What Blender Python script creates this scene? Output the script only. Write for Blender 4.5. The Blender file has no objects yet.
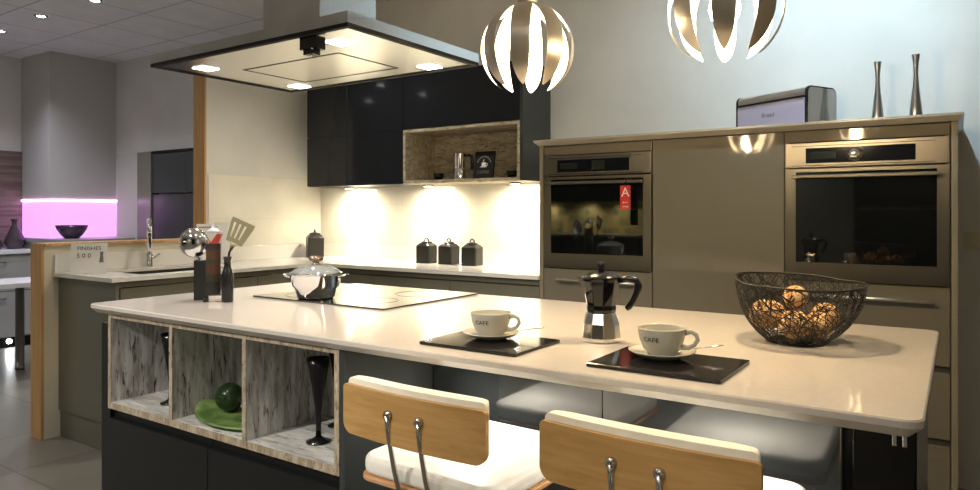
import bpy, bmesh, math, random
from mathutils import Vector, Matrix
random.seed(7)
PI = math.pi
sc = bpy.context.scene
COL = sc.collection

# ------------------------------------------------------------------ materials
def mat(name, col, rough=0.5, metal=0.0, spec=0.5, emit=None, es=0.0, coat=0.0, trans=0.0, ior=1.45, aniso=0.0):
    m = bpy.data.materials.new(name); m.use_nodes = True
    b = m.node_tree.nodes['Principled BSDF']
    b.inputs['Base Color'].default_value = (*col, 1)
    b.inputs['Roughness'].default_value = rough
    b.inputs['Metallic'].default_value = metal
    b.inputs['Specular IOR Level'].default_value = spec
    b.inputs['IOR'].default_value = ior
    b.inputs['Coat Weight'].default_value = coat
    b.inputs['Coat Roughness'].default_value = 0.04
    b.inputs['Transmission Weight'].default_value = trans
    b.inputs['Anisotropic'].default_value = aniso
    if emit:
        b.inputs['Emission Color'].default_value = (*emit, 1)
        b.inputs['Emission Strength'].default_value = es
    return m

def nd(m, t, **kw):
    n = m.node_tree.nodes.new(t)
    for k, v in kw.items():
        if hasattr(n, k): setattr(n, k, v)
        else: n.inputs[k].default_value = v
    return n

def noise_mix(m, c1, c2, scale=(1, 1, 1), nscale=8.0, lo=0.4, hi=0.6, detail=6.0, bump=0.0, rough_var=None):
    """mix two colours by a stretched noise in object space"""
    nt = m.node_tree; b = nt.nodes['Principled BSDF']
    tc = nd(m, 'ShaderNodeTexCoord'); mp = nd(m, 'ShaderNodeMapping'); mp.inputs['Scale'].default_value = scale
    nt.links.new(tc.outputs['Object'], mp.inputs['Vector'])
    n = nd(m, 'ShaderNodeTexNoise'); n.inputs['Scale'].default_value = nscale; n.inputs['Detail'].default_value = detail
    nt.links.new(mp.outputs[0], n.inputs['Vector'])
    r = nd(m, 'ShaderNodeValToRGB'); e = r.color_ramp.elements
    e[0].position = lo; e[0].color = (*c1, 1); e[1].position = hi; e[1].color = (*c2, 1)
    nt.links.new(n.outputs['Fac'], r.inputs['Fac']); nt.links.new(r.outputs['Color'], b.inputs['Base Color'])
    if bump:
        bp = nd(m, 'ShaderNodeBump'); bp.inputs['Strength'].default_value = bump; bp.inputs['Distance'].default_value = 0.01
        nt.links.new(n.outputs['Fac'], bp.inputs['Height']); nt.links.new(bp.outputs[0], b.inputs['Normal'])
    return m

def aged(name, scale, c_pale=(0.60, 0.60, 0.57), c_mid=(0.30, 0.28, 0.25), c_dark=(0.035, 0.028, 0.022)):
    """whitewashed, flaking old boards"""
    m = mat(name, c_pale, 0.7, spec=0.25); nt = m.node_tree; b = nt.nodes['Principled BSDF']
    tc = nd(m, 'ShaderNodeTexCoord'); mp = nd(m, 'ShaderNodeMapping'); mp.inputs['Scale'].default_value = scale
    nt.links.new(tc.outputs['Object'], mp.inputs['Vector'])
    def nz(s, d, dist=0.0):
        n = nd(m, 'ShaderNodeTexNoise'); n.inputs['Scale'].default_value = s; n.inputs['Detail'].default_value = d
        n.inputs['Distortion'].default_value = dist; n.inputs['Roughness'].default_value = 0.65
        nt.links.new(mp.outputs[0], n.inputs['Vector']); return n
    n1 = nz(3.0, 8, 0.4); n2 = nz(9.0, 8, 0.8)
    r1 = nd(m, 'ShaderNodeValToRGB'); e = r1.color_ramp.elements
    e[0].position = 0.36; e[0].color = (*c_mid, 1); e[1].position = 0.60; e[1].color = (*c_pale, 1)
    nt.links.new(n1.outputs['Fac'], r1.inputs['Fac'])
    r2 = nd(m, 'ShaderNodeValToRGB'); e = r2.color_ramp.elements
    e[0].position = 0.33; e[0].color = (1, 1, 1, 1); e[1].position = 0.46; e[1].color = (0, 0, 0, 1)
    nt.links.new(n2.outputs['Fac'], r2.inputs['Fac'])
    mx = nd(m, 'ShaderNodeMixRGB'); mx.inputs['Color2'].default_value = (*c_dark, 1)
    nt.links.new(r2.outputs['Color'], mx.inputs['Fac']); nt.links.new(r1.outputs['Color'], mx.inputs['Color1'])
    nt.links.new(mx.outputs['Color'], b.inputs['Base Color'])
    bp = nd(m, 'ShaderNodeBump'); bp.inputs['Strength'].default_value = 0.3; bp.inputs['Distance'].default_value = 0.004
    nt.links.new(n2.outputs['Fac'], bp.inputs['Height']); nt.links.new(bp.outputs[0], b.inputs['Normal'])
    return m

def tiles(name, c1, c2, mortar, w, h, rough, off=(0, 0, 0), msize=0.006, offset=0.0, rot=0.0, axis='XY', spec=0.5, bumpm=0.0):
    m = mat(name, c1, rough, spec=spec); nt = m.node_tree; b = nt.nodes['Principled BSDF']
    tc = nd(m, 'ShaderNodeTexCoord'); mp = nd(m, 'ShaderNodeMapping')
    mp.inputs['Location'].default_value = off
    if axis == 'XZ': mp.inputs['Rotation'].default_value = (PI/2, 0, 0)
    elif axis == 'YZ': mp.inputs['Rotation'].default_value = (PI/2, 0, PI/2)
    else: mp.inputs['Rotation'].default_value = (0, 0, rot)
    nt.links.new(tc.outputs['Object'], mp.inputs['Vector'])
    br = nd(m, 'ShaderNodeTexBrick'); br.offset = offset; br.squash = 1.0
    br.inputs['Color1'].default_value = (*c1, 1); br.inputs['Color2'].default_value = (*c2, 1); br.inputs['Mortar'].default_value = (*mortar, 1)
    br.inputs['Scale'].default_value = 1.0; br.inputs['Mortar Size'].default_value = msize
    br.inputs['Brick Width'].default_value = w; br.inputs['Row Height'].default_value = h; br.inputs['Bias'].default_value = 0.0
    nt.links.new(mp.outputs[0], br.inputs['Vector'])
    n = nd(m, 'ShaderNodeTexNoise'); n.inputs['Scale'].default_value = 5.0; n.inputs['Detail'].default_value = 8
    nt.links.new(tc.outputs['Object'], n.inputs['Vector'])
    mr = nd(m, 'ShaderNodeMapRange'); mr.inputs['To Min'].default_value = 0.86; mr.inputs['To Max'].default_value = 1.1
    nt.links.new(n.outputs['Fac'], mr.inputs['Value'])
    mx = nd(m, 'ShaderNodeMixRGB', blend_type='MULTIPLY'); mx.inputs['Fac'].default_value = 1.0
    nt.links.new(br.outputs['Color'], mx.inputs['Color1']); nt.links.new(mr.outputs[0], mx.inputs['Color2'])
    nt.links.new(mx.outputs['Color'], b.inputs['Base Color'])
    if bumpm:
        bp = nd(m, 'ShaderNodeBump'); bp.inputs['Strength'].default_value = bumpm; bp.inputs['Distance'].default_value = 0.002; bp.invert = True
        nt.links.new(br.outputs['Fac'], bp.inputs['Height']); nt.links.new(bp.outputs[0], b.inputs['Normal'])
    return m

M = {}
M['wall'] = noise_mix(mat('wall_paint', (0.7, 0.69, 0.64), 0.85, spec=0.2), (0.66, 0.65, 0.61), (0.70, 0.69, 0.65), nscale=3)
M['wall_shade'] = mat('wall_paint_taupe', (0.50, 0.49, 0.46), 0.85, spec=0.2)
M['wall_warm'] = mat('wall_paint_cream', (0.62, 0.58, 0.46), 0.8, spec=0.2)
M['ceiling'] = tiles('ceiling_tiles', (0.74, 0.74, 0.73), (0.72, 0.72, 0.71), (0.48, 0.48, 0.48), 0.6, 0.6, 0.9, off=(5.23 % 0.6, -2.97 % 0.6, 0), msize=0.008, spec=0.1)
M['floor'] = tiles('floor_tiles', (0.19, 0.175, 0.145), (0.165, 0.155, 0.128), (0.10, 0.095, 0.08), 0.6, 0.6, 0.32, off=(0.15, 0.3, 0), msize=0.005)
M['splash'] = tiles('splashback_glaze', (0.74, 0.71, 0.62), (0.735, 0.705, 0.615), (0.66, 0.63, 0.55), 0.30, 0.26, 0.13, axis='XZ', msize=0.002, bumpm=0.2)
M['splash_side'] = tiles('splashback_glaze_side', (0.74, 0.71, 0.62), (0.735, 0.705, 0.615), (0.66, 0.63, 0.55), 0.30, 0.26, 0.13, axis='YZ', msize=0.002, bumpm=0.2)
M['quartz'] = noise_mix(mat('pale_quartz', (0.62, 0.57, 0.53), 0.11, spec=0.55), (0.540, 0.500, 0.445), (0.560, 0.520, 0.465), nscale=60, lo=0.35, hi=0.65)
M['quartz_white'] = noise_mix(mat('white_quartz', (0.75, 0.73, 0.68), 0.12, spec=0.5), (0.74, 0.72, 0.67), (0.755, 0.735, 0.685), nscale=60)
M['anthracite'] = mat('anthracite_gloss', (0.012, 0.014, 0.018), 0.07, spec=0.45)
M['anthracite_dark'] = mat('anthracite_satin', (0.010, 0.011, 0.012), 0.28, spec=0.4)
M['gloss_panel'] = mat('anthracite_panel_gloss', (0.030, 0.034, 0.036), 0.06, spec=0.5, coat=1.0, ior=1.7)
M['anthracite_side'] = mat('anthracite_side', (0.040, 0.045, 0.044), 0.25, spec=0.5)
M['greige'] = mat('greige_gloss', (0.165, 0.150, 0.113), 0.05, spec=0.5)
M['greige_top'] = mat('greige_quartz', (0.40, 0.37, 0.30), 0.25, spec=0.5)
M['greige_edge'] = mat('greige_edge', (0.24, 0.215, 0.155), 0.25, spec=0.5)
M['olive'] = mat('olive_grey_satin', (0.16, 0.155, 0.115), 0.22, spec=0.5)
M['channel'] = mat('grip_channel', (0.06, 0.06, 0.05), 0.35, spec=0.4)
M['steel'] = mat('brushed_steel', (0.215, 0.20, 0.172), 0.30, 1.0, aniso=0.5)
M['steel_hood'] = noise_mix(mat('hood_steel', (0.66, 0.61, 0.53), 0.22, 1.0), (0.58, 0.58, 0.58), (0.63, 0.63, 0.63), scale=(2, 120, 2), nscale=4)
M['nickel'] = mat('satin_nickel', (0.62, 0.57, 0.48), 0.40, 0.8, aniso=0.6)
M['white_in'] = mat('white_enamel', (0.9, 0.88, 0.82), 0.6)
M['bar'] = mat('satin_bar', (0.62, 0.58, 0.48), 0.35, 0.9)
M['chrome'] = mat('chrome', (0.82, 0.82, 0.82), 0.06, 1.0)
M['rod'] = mat('chrome_rod', (0.62, 0.60, 0.56), 0.15, 1.0)
M['alu'] = mat('polished_aluminium', (0.80, 0.77, 0.72), 0.14, 1.0)
M['black'] = mat('black_plastic', (0.008, 0.008, 0.009), 0.22)
M['black_gloss'] = mat('black_gloss', (0.005, 0.005, 0.006), 0.05, spec=0.6)
M['black_matt'] = mat('black_matt', (0.010, 0.010, 0.010), 0.6, spec=0.25)
M['ceramic_black'] = mat('black_ceramic', (0.020, 0.020, 0.018), 0.30, spec=0.45)
M['oven_glass'] = mat('oven_glass', (0.004, 0.005, 0.005), 0.03, spec=0.8)
M['screen'] = mat('display_glass', (0.006, 0.007, 0.010), 0.08, spec=0.6)
M['screen_lit'] = mat('oven_display', (0.02, 0.025, 0.02), 0.1)
M['cream'] = noise_mix(mat('cream_leather', (0.82, 0.78, 0.66), 0.42, spec=0.4), (0.80, 0.76, 0.64), (0.84, 0.80, 0.69), nscale=30)
M['white_leather'] = noise_mix(mat('white_leather', (0.88, 0.86, 0.80), 0.40, spec=0.4), (0.86, 0.84, 0.78), (0.90, 0.88, 0.82), nscale=30)
M['oak'] = noise_mix(mat('oak_veneer', (0.5, 0.3, 0.12), 0.38, spec=0.4), (0.40, 0.225, 0.075), (0.53, 0.32, 0.125), scale=(1.2, 40, 26), nscale=3, lo=0.3, hi=0.7)
M['oak_edge'] = noise_mix(mat('ply_edge', (0.55, 0.32, 0.16), 0.5), (0.50, 0.26, 0.11), (0.60, 0.36, 0.19), scale=(2, 2, 90), nscale=3)
M['pine'] = noise_mix(mat('pine_trim', (0.55, 0.33, 0.14), 0.5, spec=0.3), (0.47, 0.26, 0.10), (0.60, 0.37, 0.17), scale=(22, 22, 1.0), nscale=3, lo=0.3, hi=0.7)
M['aged'] = aged('aged_boards', (9, 9, 1.5), c_pale=(0.70, 0.70, 0.67))
M['aged_edge'] = aged('aged_board_edge', (16, 16, 5), c_pale=(0.46, 0.40, 0.30), c_mid=(0.27, 0.20, 0.13))
M['aged_flat'] = aged('aged_boards_flat', (1.6, 8, 8), c_dark=(0.12, 0.10, 0.08))
M['aged_warm'] = aged('aged_boards_warm', (3.0, 10, 12), c_pale=(0.50, 0.45, 0.34), c_mid=(0.30, 0.25, 0.16), c_dark=(0.04, 0.03, 0.02))
M['stoneware'] = mat('grey_stoneware', (0.50, 0.48, 0.40), 0.18, spec=0.5)
M['print'] = mat('dark_print', (0.03, 0.028, 0.025), 0.6)
M['slate'] = mat('black_slate', (0.010, 0.009, 0.009), 0.10, spec=0.5)
M['slate_edge'] = mat('slate_edge', (0.05, 0.045, 0.04), 0.5)
M['wire'] = mat('black_wire', (0.016, 0.014, 0.012), 0.45, spec=0.4)
M['rattan'] = noise_mix(mat('rattan_strand', (0.56, 0.33, 0.14), 0.6, spec=0.3), (0.52, 0.30, 0.12), (0.80, 0.56, 0.30), nscale=40, lo=0.35, hi=0.65)
M['rattan_core'] = mat('rattan_core', (0.22, 0.11, 0.04), 0.8)
M['ball_glass'] = mat('bottle_green_glass', (0.014, 0.032, 0.010), 0.04, spec=0.8)
M['green_plate'] = noise_mix(mat('green_glaze', (0.16, 0.27, 0.07), 0.2, spec=0.5), (0.08, 0.15, 0.04), (0.19, 0.28, 0.09), nscale=14)
M['glass'] = mat('clear_glass', (0.95, 0.97, 0.96), 0.02, trans=1.0, ior=1.46)
M['acrylic'] = mat('clear_acrylic', (0.97, 0.97, 0.97), 0.03, trans=1.0, ior=1.3)
M['paper'] = mat('white_card', (0.72, 0.71, 0.67), 0.6)
M['red'] = mat('red_card', (0.55, 0.03, 0.02), 0.5)
M['white_print'] = mat('white_print', (0.8, 0.8, 0.78), 0.5)
M['grey_print'] = mat('grey_print', (0.16, 0.15, 0.14), 0.6)
M['socket'] = mat('socket_plate', (0.62, 0.56, 0.42), 0.4)
M['wood_dark'] = noise_mix(mat('brown_woodgrain', (0.14, 0.10, 0.08), 0.45), (0.11, 0.08, 0.065), (0.20, 0.15, 0.12), scale=(2, 1, 18), nscale=3)
M['grey_unit'] = mat('light_grey_unit', (0.34, 0.34, 0.33), 0.35)
M['white_unit'] = mat('white_lacquer', (0.75, 0.75, 0.77), 0.2)
M['vase_brown'] = mat('brown_glass_vase', (0.05, 0.035, 0.045), 0.08, spec=0.7)
M['purple_glass'] = mat('smoked_silver_bowl', (0.10, 0.06, 0.11), 0.08, 0.7)
M['pink'] = mat('backlit_pink_panel', (0.5, 0.25, 0.5), 0.3, emit=(0.80, 0.33, 0.92), es=0.80)
M['pink_led'] = mat('pink_led_strip', (0.8, 0.6, 0.8), 0.4, emit=(1.0, 0.55, 1.0), es=5.0)
M['lamp'] = mat('lamp_glow', (1, 1, 1), 0.5, emit=(1.0, 0.95, 0.86), es=25.0)
M['lamp_cool'] = mat('downlight_glow', (1, 1, 1), 0.5, emit=(0.95, 0.97, 1.0), es=25.0)
M['lamp_hood'] = mat('hood_lamp_glow', (1, 1, 1), 0.5, emit=(1.0, 0.97, 0.97), es=9.0)
M['bulb'] = mat('pendant_bulb_glow', (1, 1, 1), 0.5, emit=(1.0, 0.90, 0.70), es=30.0)
M['lacquer'] = mat('paint_pale_green', (0.44, 0.45, 0.38), 0.6)
M['spice'] = None

def spice_mat():
    m = mat('layered_spices', (0.2, 0.1, 0.05), 0.7); nt = m.node_tree; b = nt.nodes['Principled BSDF']
    tc = nd(m, 'ShaderNodeTexCoord'); sp = nd(m, 'ShaderNodeSeparateXYZ')
    nt.links.new(tc.outputs['Object'], sp.inputs[0])
    n = nd(m, 'ShaderNodeTexNoise'); n.inputs['Scale'].default_value = 90
    nt.links.new(tc.outputs['Object'], n.inputs['Vector'])
    a = nd(m, 'ShaderNodeMath', operation='MULTIPLY_ADD'); a.inputs[1].default_value = 0.02
    nt.links.new(n.outputs['Fac'], a.inputs[0]); nt.links.new(sp.outputs['Z'], a.inputs[2])
    mr = nd(m, 'ShaderNodeMapRange'); mr.inputs['From Min'].default_value = 0.03; mr.inputs['From Max'].default_value = 0.22
    nt.links.new(a.outputs[0], mr.inputs['Value'])
    r = nd(m, 'ShaderNodeValToRGB'); r.color_ramp.interpolation = 'CONSTANT'; e = r.color_ramp.elements
    e[0].position = 0; e[0].color = (0.02, 0.02, 0.012, 1); e[1].position = 0.28; e[1].color = (0.05, 0.05, 0.02, 1)
    for p, c in ((0.42, (0.13, 0.045, 0.015, 1)), (0.62, (0.06, 0.05, 0.02, 1)), (0.72, (0.11, 0.04, 0.012, 1)), (0.9, (0.03, 0.015, 0.01, 1))):
        x = e.new(p); x.color = c
    nt.links.new(mr.outputs[0], r.inputs['Fac']); nt.links.new(r.outputs['Color'], b.inputs['Base Color'])
    return m
M['spice'] = spice_mat()

# ------------------------------------------------------------------ mesh builder
class MB:
    def __init__(s): s.v = []; s.f = []; s.m = []; s.sm = []
    def add(s, vs, fs, mi=0, smooth=False):
        o = len(s.v); s.v += [tuple(v) for v in vs]
        for f in fs: s.f.append([i + o for i in f]); s.m.append(mi); s.sm.append(smooth)
        return s
    def box(s, x0, x1, y0, y1, z0, z1, mi=0):
        v = [(x0,y0,z0),(x1,y0,z0),(x1,y1,z0),(x0,y1,z0),(x0,y0,z1),(x1,y0,z1),(x1,y1,z1),(x0,y1,z1)]
        return s.add(v, [(0,3,2,1),(4,5,6,7),(0,1,5,4),(1,2,6,5),(2,3,7,6),(3,0,4,7)], mi)
    def lathe(s, prof, seg=32, c=(0,0,0), mi=0, smooth=True, rot=0.0, cap=True):
        """prof: list of (r, z)"""
        vs = []; fs = []; n = len(prof)
        for r, z in prof:
            for k in range(seg):
                a = 2*PI*k/seg + rot; vs.append((c[0]+r*math.cos(a), c[1]+r*math.sin(a), c[2]+z))
        for i in range(n-1):
            for k in range(seg):
                k2 = (k+1) % seg; fs.append((i*seg+k, i*seg+k2, (i+1)*seg+k2, (i+1)*seg+k))
        s.add(vs, fs, mi, smooth)
        if cap:
            if prof[0][0] > 1e-6: s.add(vs[:seg], [tuple(range(seg))[::-1]], mi, False)
            if prof[-1][0] > 1e-6: s.add(vs[-seg:], [tuple(range(seg))], mi, False)
        return s
    def tube(s, pts, r, seg=10, mi=0, closed=False, caps=True, smooth=True, flat=1.0):
        """sweep a circle (or ellipse: flat) along a polyline"""
        P = [Vector(p) for p in pts]; n = len(P); vs = []; fs = []
        up = None
        for i in range(n):
            if closed: t = P[(i+1) % n] - P[i-1]
            else: t = P[min(i+1, n-1)] - P[max(i-1, 0)]
            if t.length < 1e-9: t = Vector((0,0,1))
            t.normalize()
            if up is None:
                up = Vector((0,0,1)) if abs(t.z) < 0.9 else Vector((1,0,0))
            u = up - t*up.dot(t)
            if u.length < 1e-6: u = t.orthogonal()
            u.normalize(); w = t.cross(u); up = u
            rr = r[i] if isinstance(r, (list, tuple)) else r
            for k in range(seg):
                a = 2*PI*k/seg; vs.append(P[i] + u*(math.cos(a)*rr*flat) + w*(math.sin(a)*rr))
        for i in range(n if closed else n-1):
            j = (i+1) % n
            for k in range(seg):
                k2 = (k+1) % seg; fs.append((i*seg+k, i*seg+k2, j*seg+k2, j*seg+k))
        s.add(vs, fs, mi, smooth)
        if caps and not closed:
            s.add(vs[:seg], [tuple(range(seg))[::-1]], mi); s.add(vs[-seg:], [tuple(range(seg))], mi)
        return s
    def prism(s, poly, z0, z1, mi=0):
        n = len(poly)
        vs = [(x,y,z0) for x,y in poly] + [(x,y,z1) for x,y in poly]
        fs = [tuple(range(n))[::-1], tuple(range(n, 2*n))] + [(i,(i+1)%n,(i+1)%n+n,i+n) for i in range(n)]
        return s.add(vs, fs, mi)
    def xf(s, mtx, start=0):
        s.v[start:] = [tuple(mtx @ Vector(v)) for v in s.v[start:]]; return s

def build(name, mb, mats, parent=None, loc=None, bevel=0.0, bseg=2, subd=0, world=True, smooth_all=False):
    """link ONE mesh object; with world=True the vertices are world coordinates"""
    me = bpy.data.meshes.new(name)
    me.from_pydata(mb.v, [], mb.f)
    if not isinstance(mats, (list, tuple)): mats = [mats]
    for m in mats: me.materials.append(m)
    for p, mi, sm in zip(me.polygons, mb.m, mb.sm): p.material_index = mi; p.use_smooth = sm or smooth_all
    bm = bmesh.new(); bm.from_mesh(me)
    bmesh.ops.remove_doubles(bm, verts=bm.verts, dist=1e-5)
    bmesh.ops.recalc_face_normals(bm, faces=bm.faces); bm.to_mesh(me); bm.free()
    o = bpy.data.objects.new(name, me); COL.objects.link(o)
    if parent is not None:
        o.parent = parent
        if world:
            r = parent
            while r.parent: r = r.parent
            me.transform(Matrix.Translation(-r.location))
    elif loc is not None:
        if world: me.transform(Matrix.Translation(-Vector(loc)))
        o.location = loc
    if bevel:
        b = o.modifiers.new('bevel', 'BEVEL'); b.width = bevel; b.segments = bseg; b.limit_method = 'ANGLE'; b.angle_limit = 0.6
    if subd:
        d = o.modifiers.new('subd', 'SUBSURF'); d.levels = subd; d.render_levels = subd
    return o

def tag(o, label, cat, group=None, kind=None):
    o['label'] = label; o['category'] = cat
    if group: o['group'] = group
    if kind: o['kind'] = kind
    return o

def thing(name, label, cat, loc=(0,0,0), rz=0.0, group=None):
    o = bpy.data.objects.new(name, None); COL.objects.link(o)
    o.location = loc; o.rotation_euler = (0,0,rz); o.empty_display_size = 0.05
    return tag(o, label, cat, group)

def struct(name, mb, m, **kw):
    o = build(name, mb, m, **kw); o['kind'] = 'structure'; return o

def dup(root, loc, rz=None, label=None):
    r = root.copy(); COL.objects.link(r); r.location = loc
    if rz is not None: r.rotation_euler = (0,0,rz)
    if label: r['label'] = label
    for ch in list(root.children):
        c = ch.copy(); COL.objects.link(c); c.parent = r
        for g in list(ch.children):
            d = g.copy(); COL.objects.link(d); d.parent = c
    return r

def text_mesh(txt, size, extrude=0.0006, align='CENTER'):
    """a mesh of lettering lying in XY, as an MB"""
    cu = bpy.data.curves.new('lettering', 'FONT'); cu.body = txt; cu.size = size; cu.extrude = extrude
    cu.align_x = align; cu.align_y = 'CENTER'; cu.resolution_u = 3
    o = bpy.data.objects.new('lettering', cu); COL.objects.link(o)
    dg = bpy.context.evaluated_depsgraph_get(); me = bpy.data.meshes.new_from_object(o.evaluated_get(dg))
    mb = MB(); mb.add([v.co[:] for v in me.vertices], [tuple(p.vertices) for p in me.polygons])
    bpy.data.objects.remove(o); bpy.data.curves.remove(cu); bpy.data.meshes.remove(me)
    return mb

def rounded(x0, x1, y0, y1, r, n=6):
    pts = []
    for cx, cy, a0 in ((x1-r, y1-r, 0), (x0+r, y1-r, PI/2), (x0+r, y0+r, PI), (x1-r, y0+r, 1.5*PI)):
        for k in range(n+1):
            a = a0 + PI/2*k/n; pts.append((cx+r*math.cos(a), cy+r*math.sin(a)))
    return pts

def spot(name, loc, target, energy, col=(1,0.95,0.86), size=1.2, blend=0.6, radius=0.03, parent=None):
    l = bpy.data.lights.new(name, 'SPOT'); l.energy = energy; l.color = col; l.spot_size = size; l.spot_blend = blend; l.shadow_soft_size = radius
    o = bpy.data.objects.new(name, l); COL.objects.link(o)
    d = Vector(target) - Vector(loc)
    o.rotation_euler = d.to_track_quat('-Z', 'Y').to_euler()
    if parent is not None: o.parent = parent; o.location = Vector(loc) - parent.location
    else: o.location = loc
    return o

# ------------------------------------------------------------------ camera
EYE = 1.24
cam = bpy.data.cameras.new('camera'); co = bpy.data.objects.new('camera', cam); COL.objects.link(co)
co.location = (0, 0, EYE); co.rotation_euler = (PI/2, 0, math.atan2(0.558, 0.829))
cam.sensor_width = 36; cam.lens = 697/980*36; cam.shift_y = (213-245)/980; cam.clip_start = 0.05
sc.camera = co

# ------------------------------------------------------------------ room shell
CEIL = 2.78; BW = 3.79
struct('floor', MB().box(-8.2, 3.2, -4.2, 4.0, -0.1, 0), M['floor'])
struct('ceiling', MB().box(-8.2, 3.2, -4.2, 4.0, CEIL, CEIL+0.1), M['ceiling'])
struct('wall_back', MB().box(-8.2, 3.2, BW, BW+0.12, 0, CEIL), M['wall'])
struct('wall_right_added', MB().box(2.2, 2.32, -1.5, BW, 0, CEIL), M['wall_warm'])  # unseen wall added to keep ambient light out from the right
struct('wall_front', MB().box(-8.0, 2.2, -4.12, -4.0, 0, CEIL), M['lacquer'])
struct('wall_left', MB().box(-7.89, -7.77, -4.0, BW, 0, CEIL), M['wall'])
# boxed-in corner over the glowing niche
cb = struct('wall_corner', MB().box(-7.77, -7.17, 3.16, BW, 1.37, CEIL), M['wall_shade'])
struct('trim_1', MB().box(-7.77, -7.745, 1.2, 3.16, 0.90, 1.85), M['wood_dark'])      # brown panelling
struct('trim_2', MB().box(-7.765, -7.172, 3.163, BW, 1.0, 1.352), M['pink'])             # backlit splash panel, two faces
struct('trim_3', MB().box(-7.765, -7.160, 3.150, BW, 1.353, 1.3695), M['pink_led'])
# partition behind the sink: low part, tall part, timber edges
PX0, PX1 = -4.275, -4.15
struct('wall_sink_low', MB().box(PX0, PX1, 1.80, 2.79, 0, 1.055), M['wall_warm'])
struct('wall_sink_tall', MB().box(PX0, PX1, 2.79, BW, 0, 2.35), M['wall'])
struct('trim_4', MB().box(PX0-0.004, PX1+0.012, 1.80, 2.775, 1.055, 1.073), M['pine'], bevel=0.002)
struct('trim_5', MB().box(PX0, PX1, 1.784, 1.80, 0, 1.073), M['pine'], bevel=0.002)
struct('trim_6', MB().box(PX0, PX1, 2.775, 2.79, 1.055, 2.37), M['pine'], bevel=0.002)
# glazed splashbacks
struct('trim_7', MB().box(PX1, PX1+0.008, 2.80, BW, 1.012, 1.505), M['splash_side'])
struct('trim_8', MB().box(PX1+0.008, -1.833, BW-0.008, BW, 1.012, 1.43), M['splash'])

# ------------------------------------------------------------------ tall bank with ovens
TF = 3.19                                   # plane of the door fronts
TX = [-1.808, -1.214, -0.622, -0.026]
G = 0.0025
def front(name, x0, x1, z0, z1, parent, m, yf=TF, th=0.019, bev=0.0015):
    return build(name, MB().box(x0+G, x1-G, yf, yf+th, z0+G, z1-G), m, parent, bevel=bev)
def bar_handle(x0, x1, z, parent, yf=TF, r=0.007, out=0.032, m=None):
    b = MB().tube([(x0, yf-out, z), (x1, yf-out, z)], r, 12)
    for x in (x0+0.03, x1-0.03): b.tube([(x, yf-out, z), (x, yf-0.0005, z)], r*0.7, 8)
    return build('handle', b, m or M['bar'], parent)

def oven_housing(x0, x1, label):
    t = thing('oven_housing', label, 'cabinet', ((x0+x1)/2, TF+0.29, 0))
    b = MB()
    b.box(x0+0.0005, x0+0.018, TF+0.02, BW-0.012, 0.15, 1.588); b.box(x1-0.018, x1-0.0005, TF+0.02, BW-0.012, 0.15, 1.588)
    b.box(x0+0.018, x1-0.018, BW-0.03, BW-0.012, 0.15, 1.588)
    for z in (0.15, 0.935, 1.57): b.box(x0+0.018, x1-0.018, TF+0.02, BW-0.03, z, z+0.018)
    build('carcass', b, M['greige_edge'], t)
    build('plinth', MB().box(x0, x1, TF+0.05, TF+0.068, 0, 0.15), M['greige'], t)
    front('top_filler', x0, x1, 1.537, 1.588, t, M['greige'])
    build('grip_channel', MB().box(x0+0.001, x1-0.001, TF+0.012, TF+0.0195, 0.33, 0.66), M['channel'], t)
    for z0, z1 in ((0.15, 0.345), (0.367, 0.627), (0.647, 0.955)):
        d = front('drawer_front', x0, x1, z0, z1, t, M['greige'], th=0.011 if z1 < 0.9 else 0.0115)
        if z1 > 0.9: bar_handle(x0+0.09, x1-0.05, z1-0.058, d)
    return t
oven_housing(TX[0], TX[1], 'greige gloss oven housing with three deep drawers at the left end of the tall bank')
oven_housing(TX[2], TX[3], 'greige gloss oven housing with drawers at the right end, behind the wire bowl')
t = thing('tall_cabinet', 'plain greige gloss tall cabinet with one wide door between the two ovens', 'cabinet', ((TX[1]+TX[2])/2, TF+0.29, 0))
build('carcass', MB().box(TX[1]+0.0005, TX[2]-0.0005, TF+0.02, BW-0.012, 0.15, 1.588), M['greige_edge'], t)
build('plinth', MB().box(TX[1], TX[2], TF+0.05, TF+0.068, 0, 0.15), M['greige'], t)
front('door', TX[1], TX[2], 0.15, 1.588, t, M['greige'])
for x0, x1, lab in ((-1.832, -1.809, 'narrow greige end panel closing the tall bank beside the white splashback'), (-0.025, -0.003, 'narrow greige end panel closing the tall bank beside the light switch wall')):
    tag(build('end_panel', MB().box(x0, x1, TF-0.002, BW-0.001, 0, 1.589), M['greige_edge'], loc=((x0+x1)/2, TF+0.3, 0), bevel=0.0015), lab, 'panel')
tb = MB()
prof = [(0.0, 1.590), (-0.0, 1.590), (-0.028, 1.609), (-0.028, 1.620)]
xs0, xs1, yb = -1.854, 0.016, BW-0.001
def bevel_top(x0, x1, y0, y1, z0, z1, inset):
    """slab whose lower edge is chamfered under on the front and both ends"""
    b = MB(); zc = z1 - 0.010
    r1 = [(x0+inset, y0+inset, z0), (x1-inset, y0+inset, z0), (x1-inset, y1, z0), (x0+inset, y1, z0)]
    r2 = [(x0, y0, zc), (x1, y0, zc), (x1, y1, zc), (x0, y1, zc)]
    r3 = [(x, y, z1) for x, y, _ in r2]
    vs = r1 + r2 + r3
    fs = [(3,2,1,0), (8,9,10,11)]
    for a in (0, 4):
        for k in range(4): fs.append((a+k, a+(k+1) % 4, a+4+(k+1) % 4, a+4+k))
    return b.add(vs, fs)
tag(build('worktop', bevel_top(xs0, xs1, TF-0.03, yb, 1.590, 1.620, 0.022), M['greige_top'], loc=(-0.93, 3.48, 1.59), bevel=0.001), 'long greige worktop slab lying along the top of the tall oven bank', 'worktop')

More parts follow.
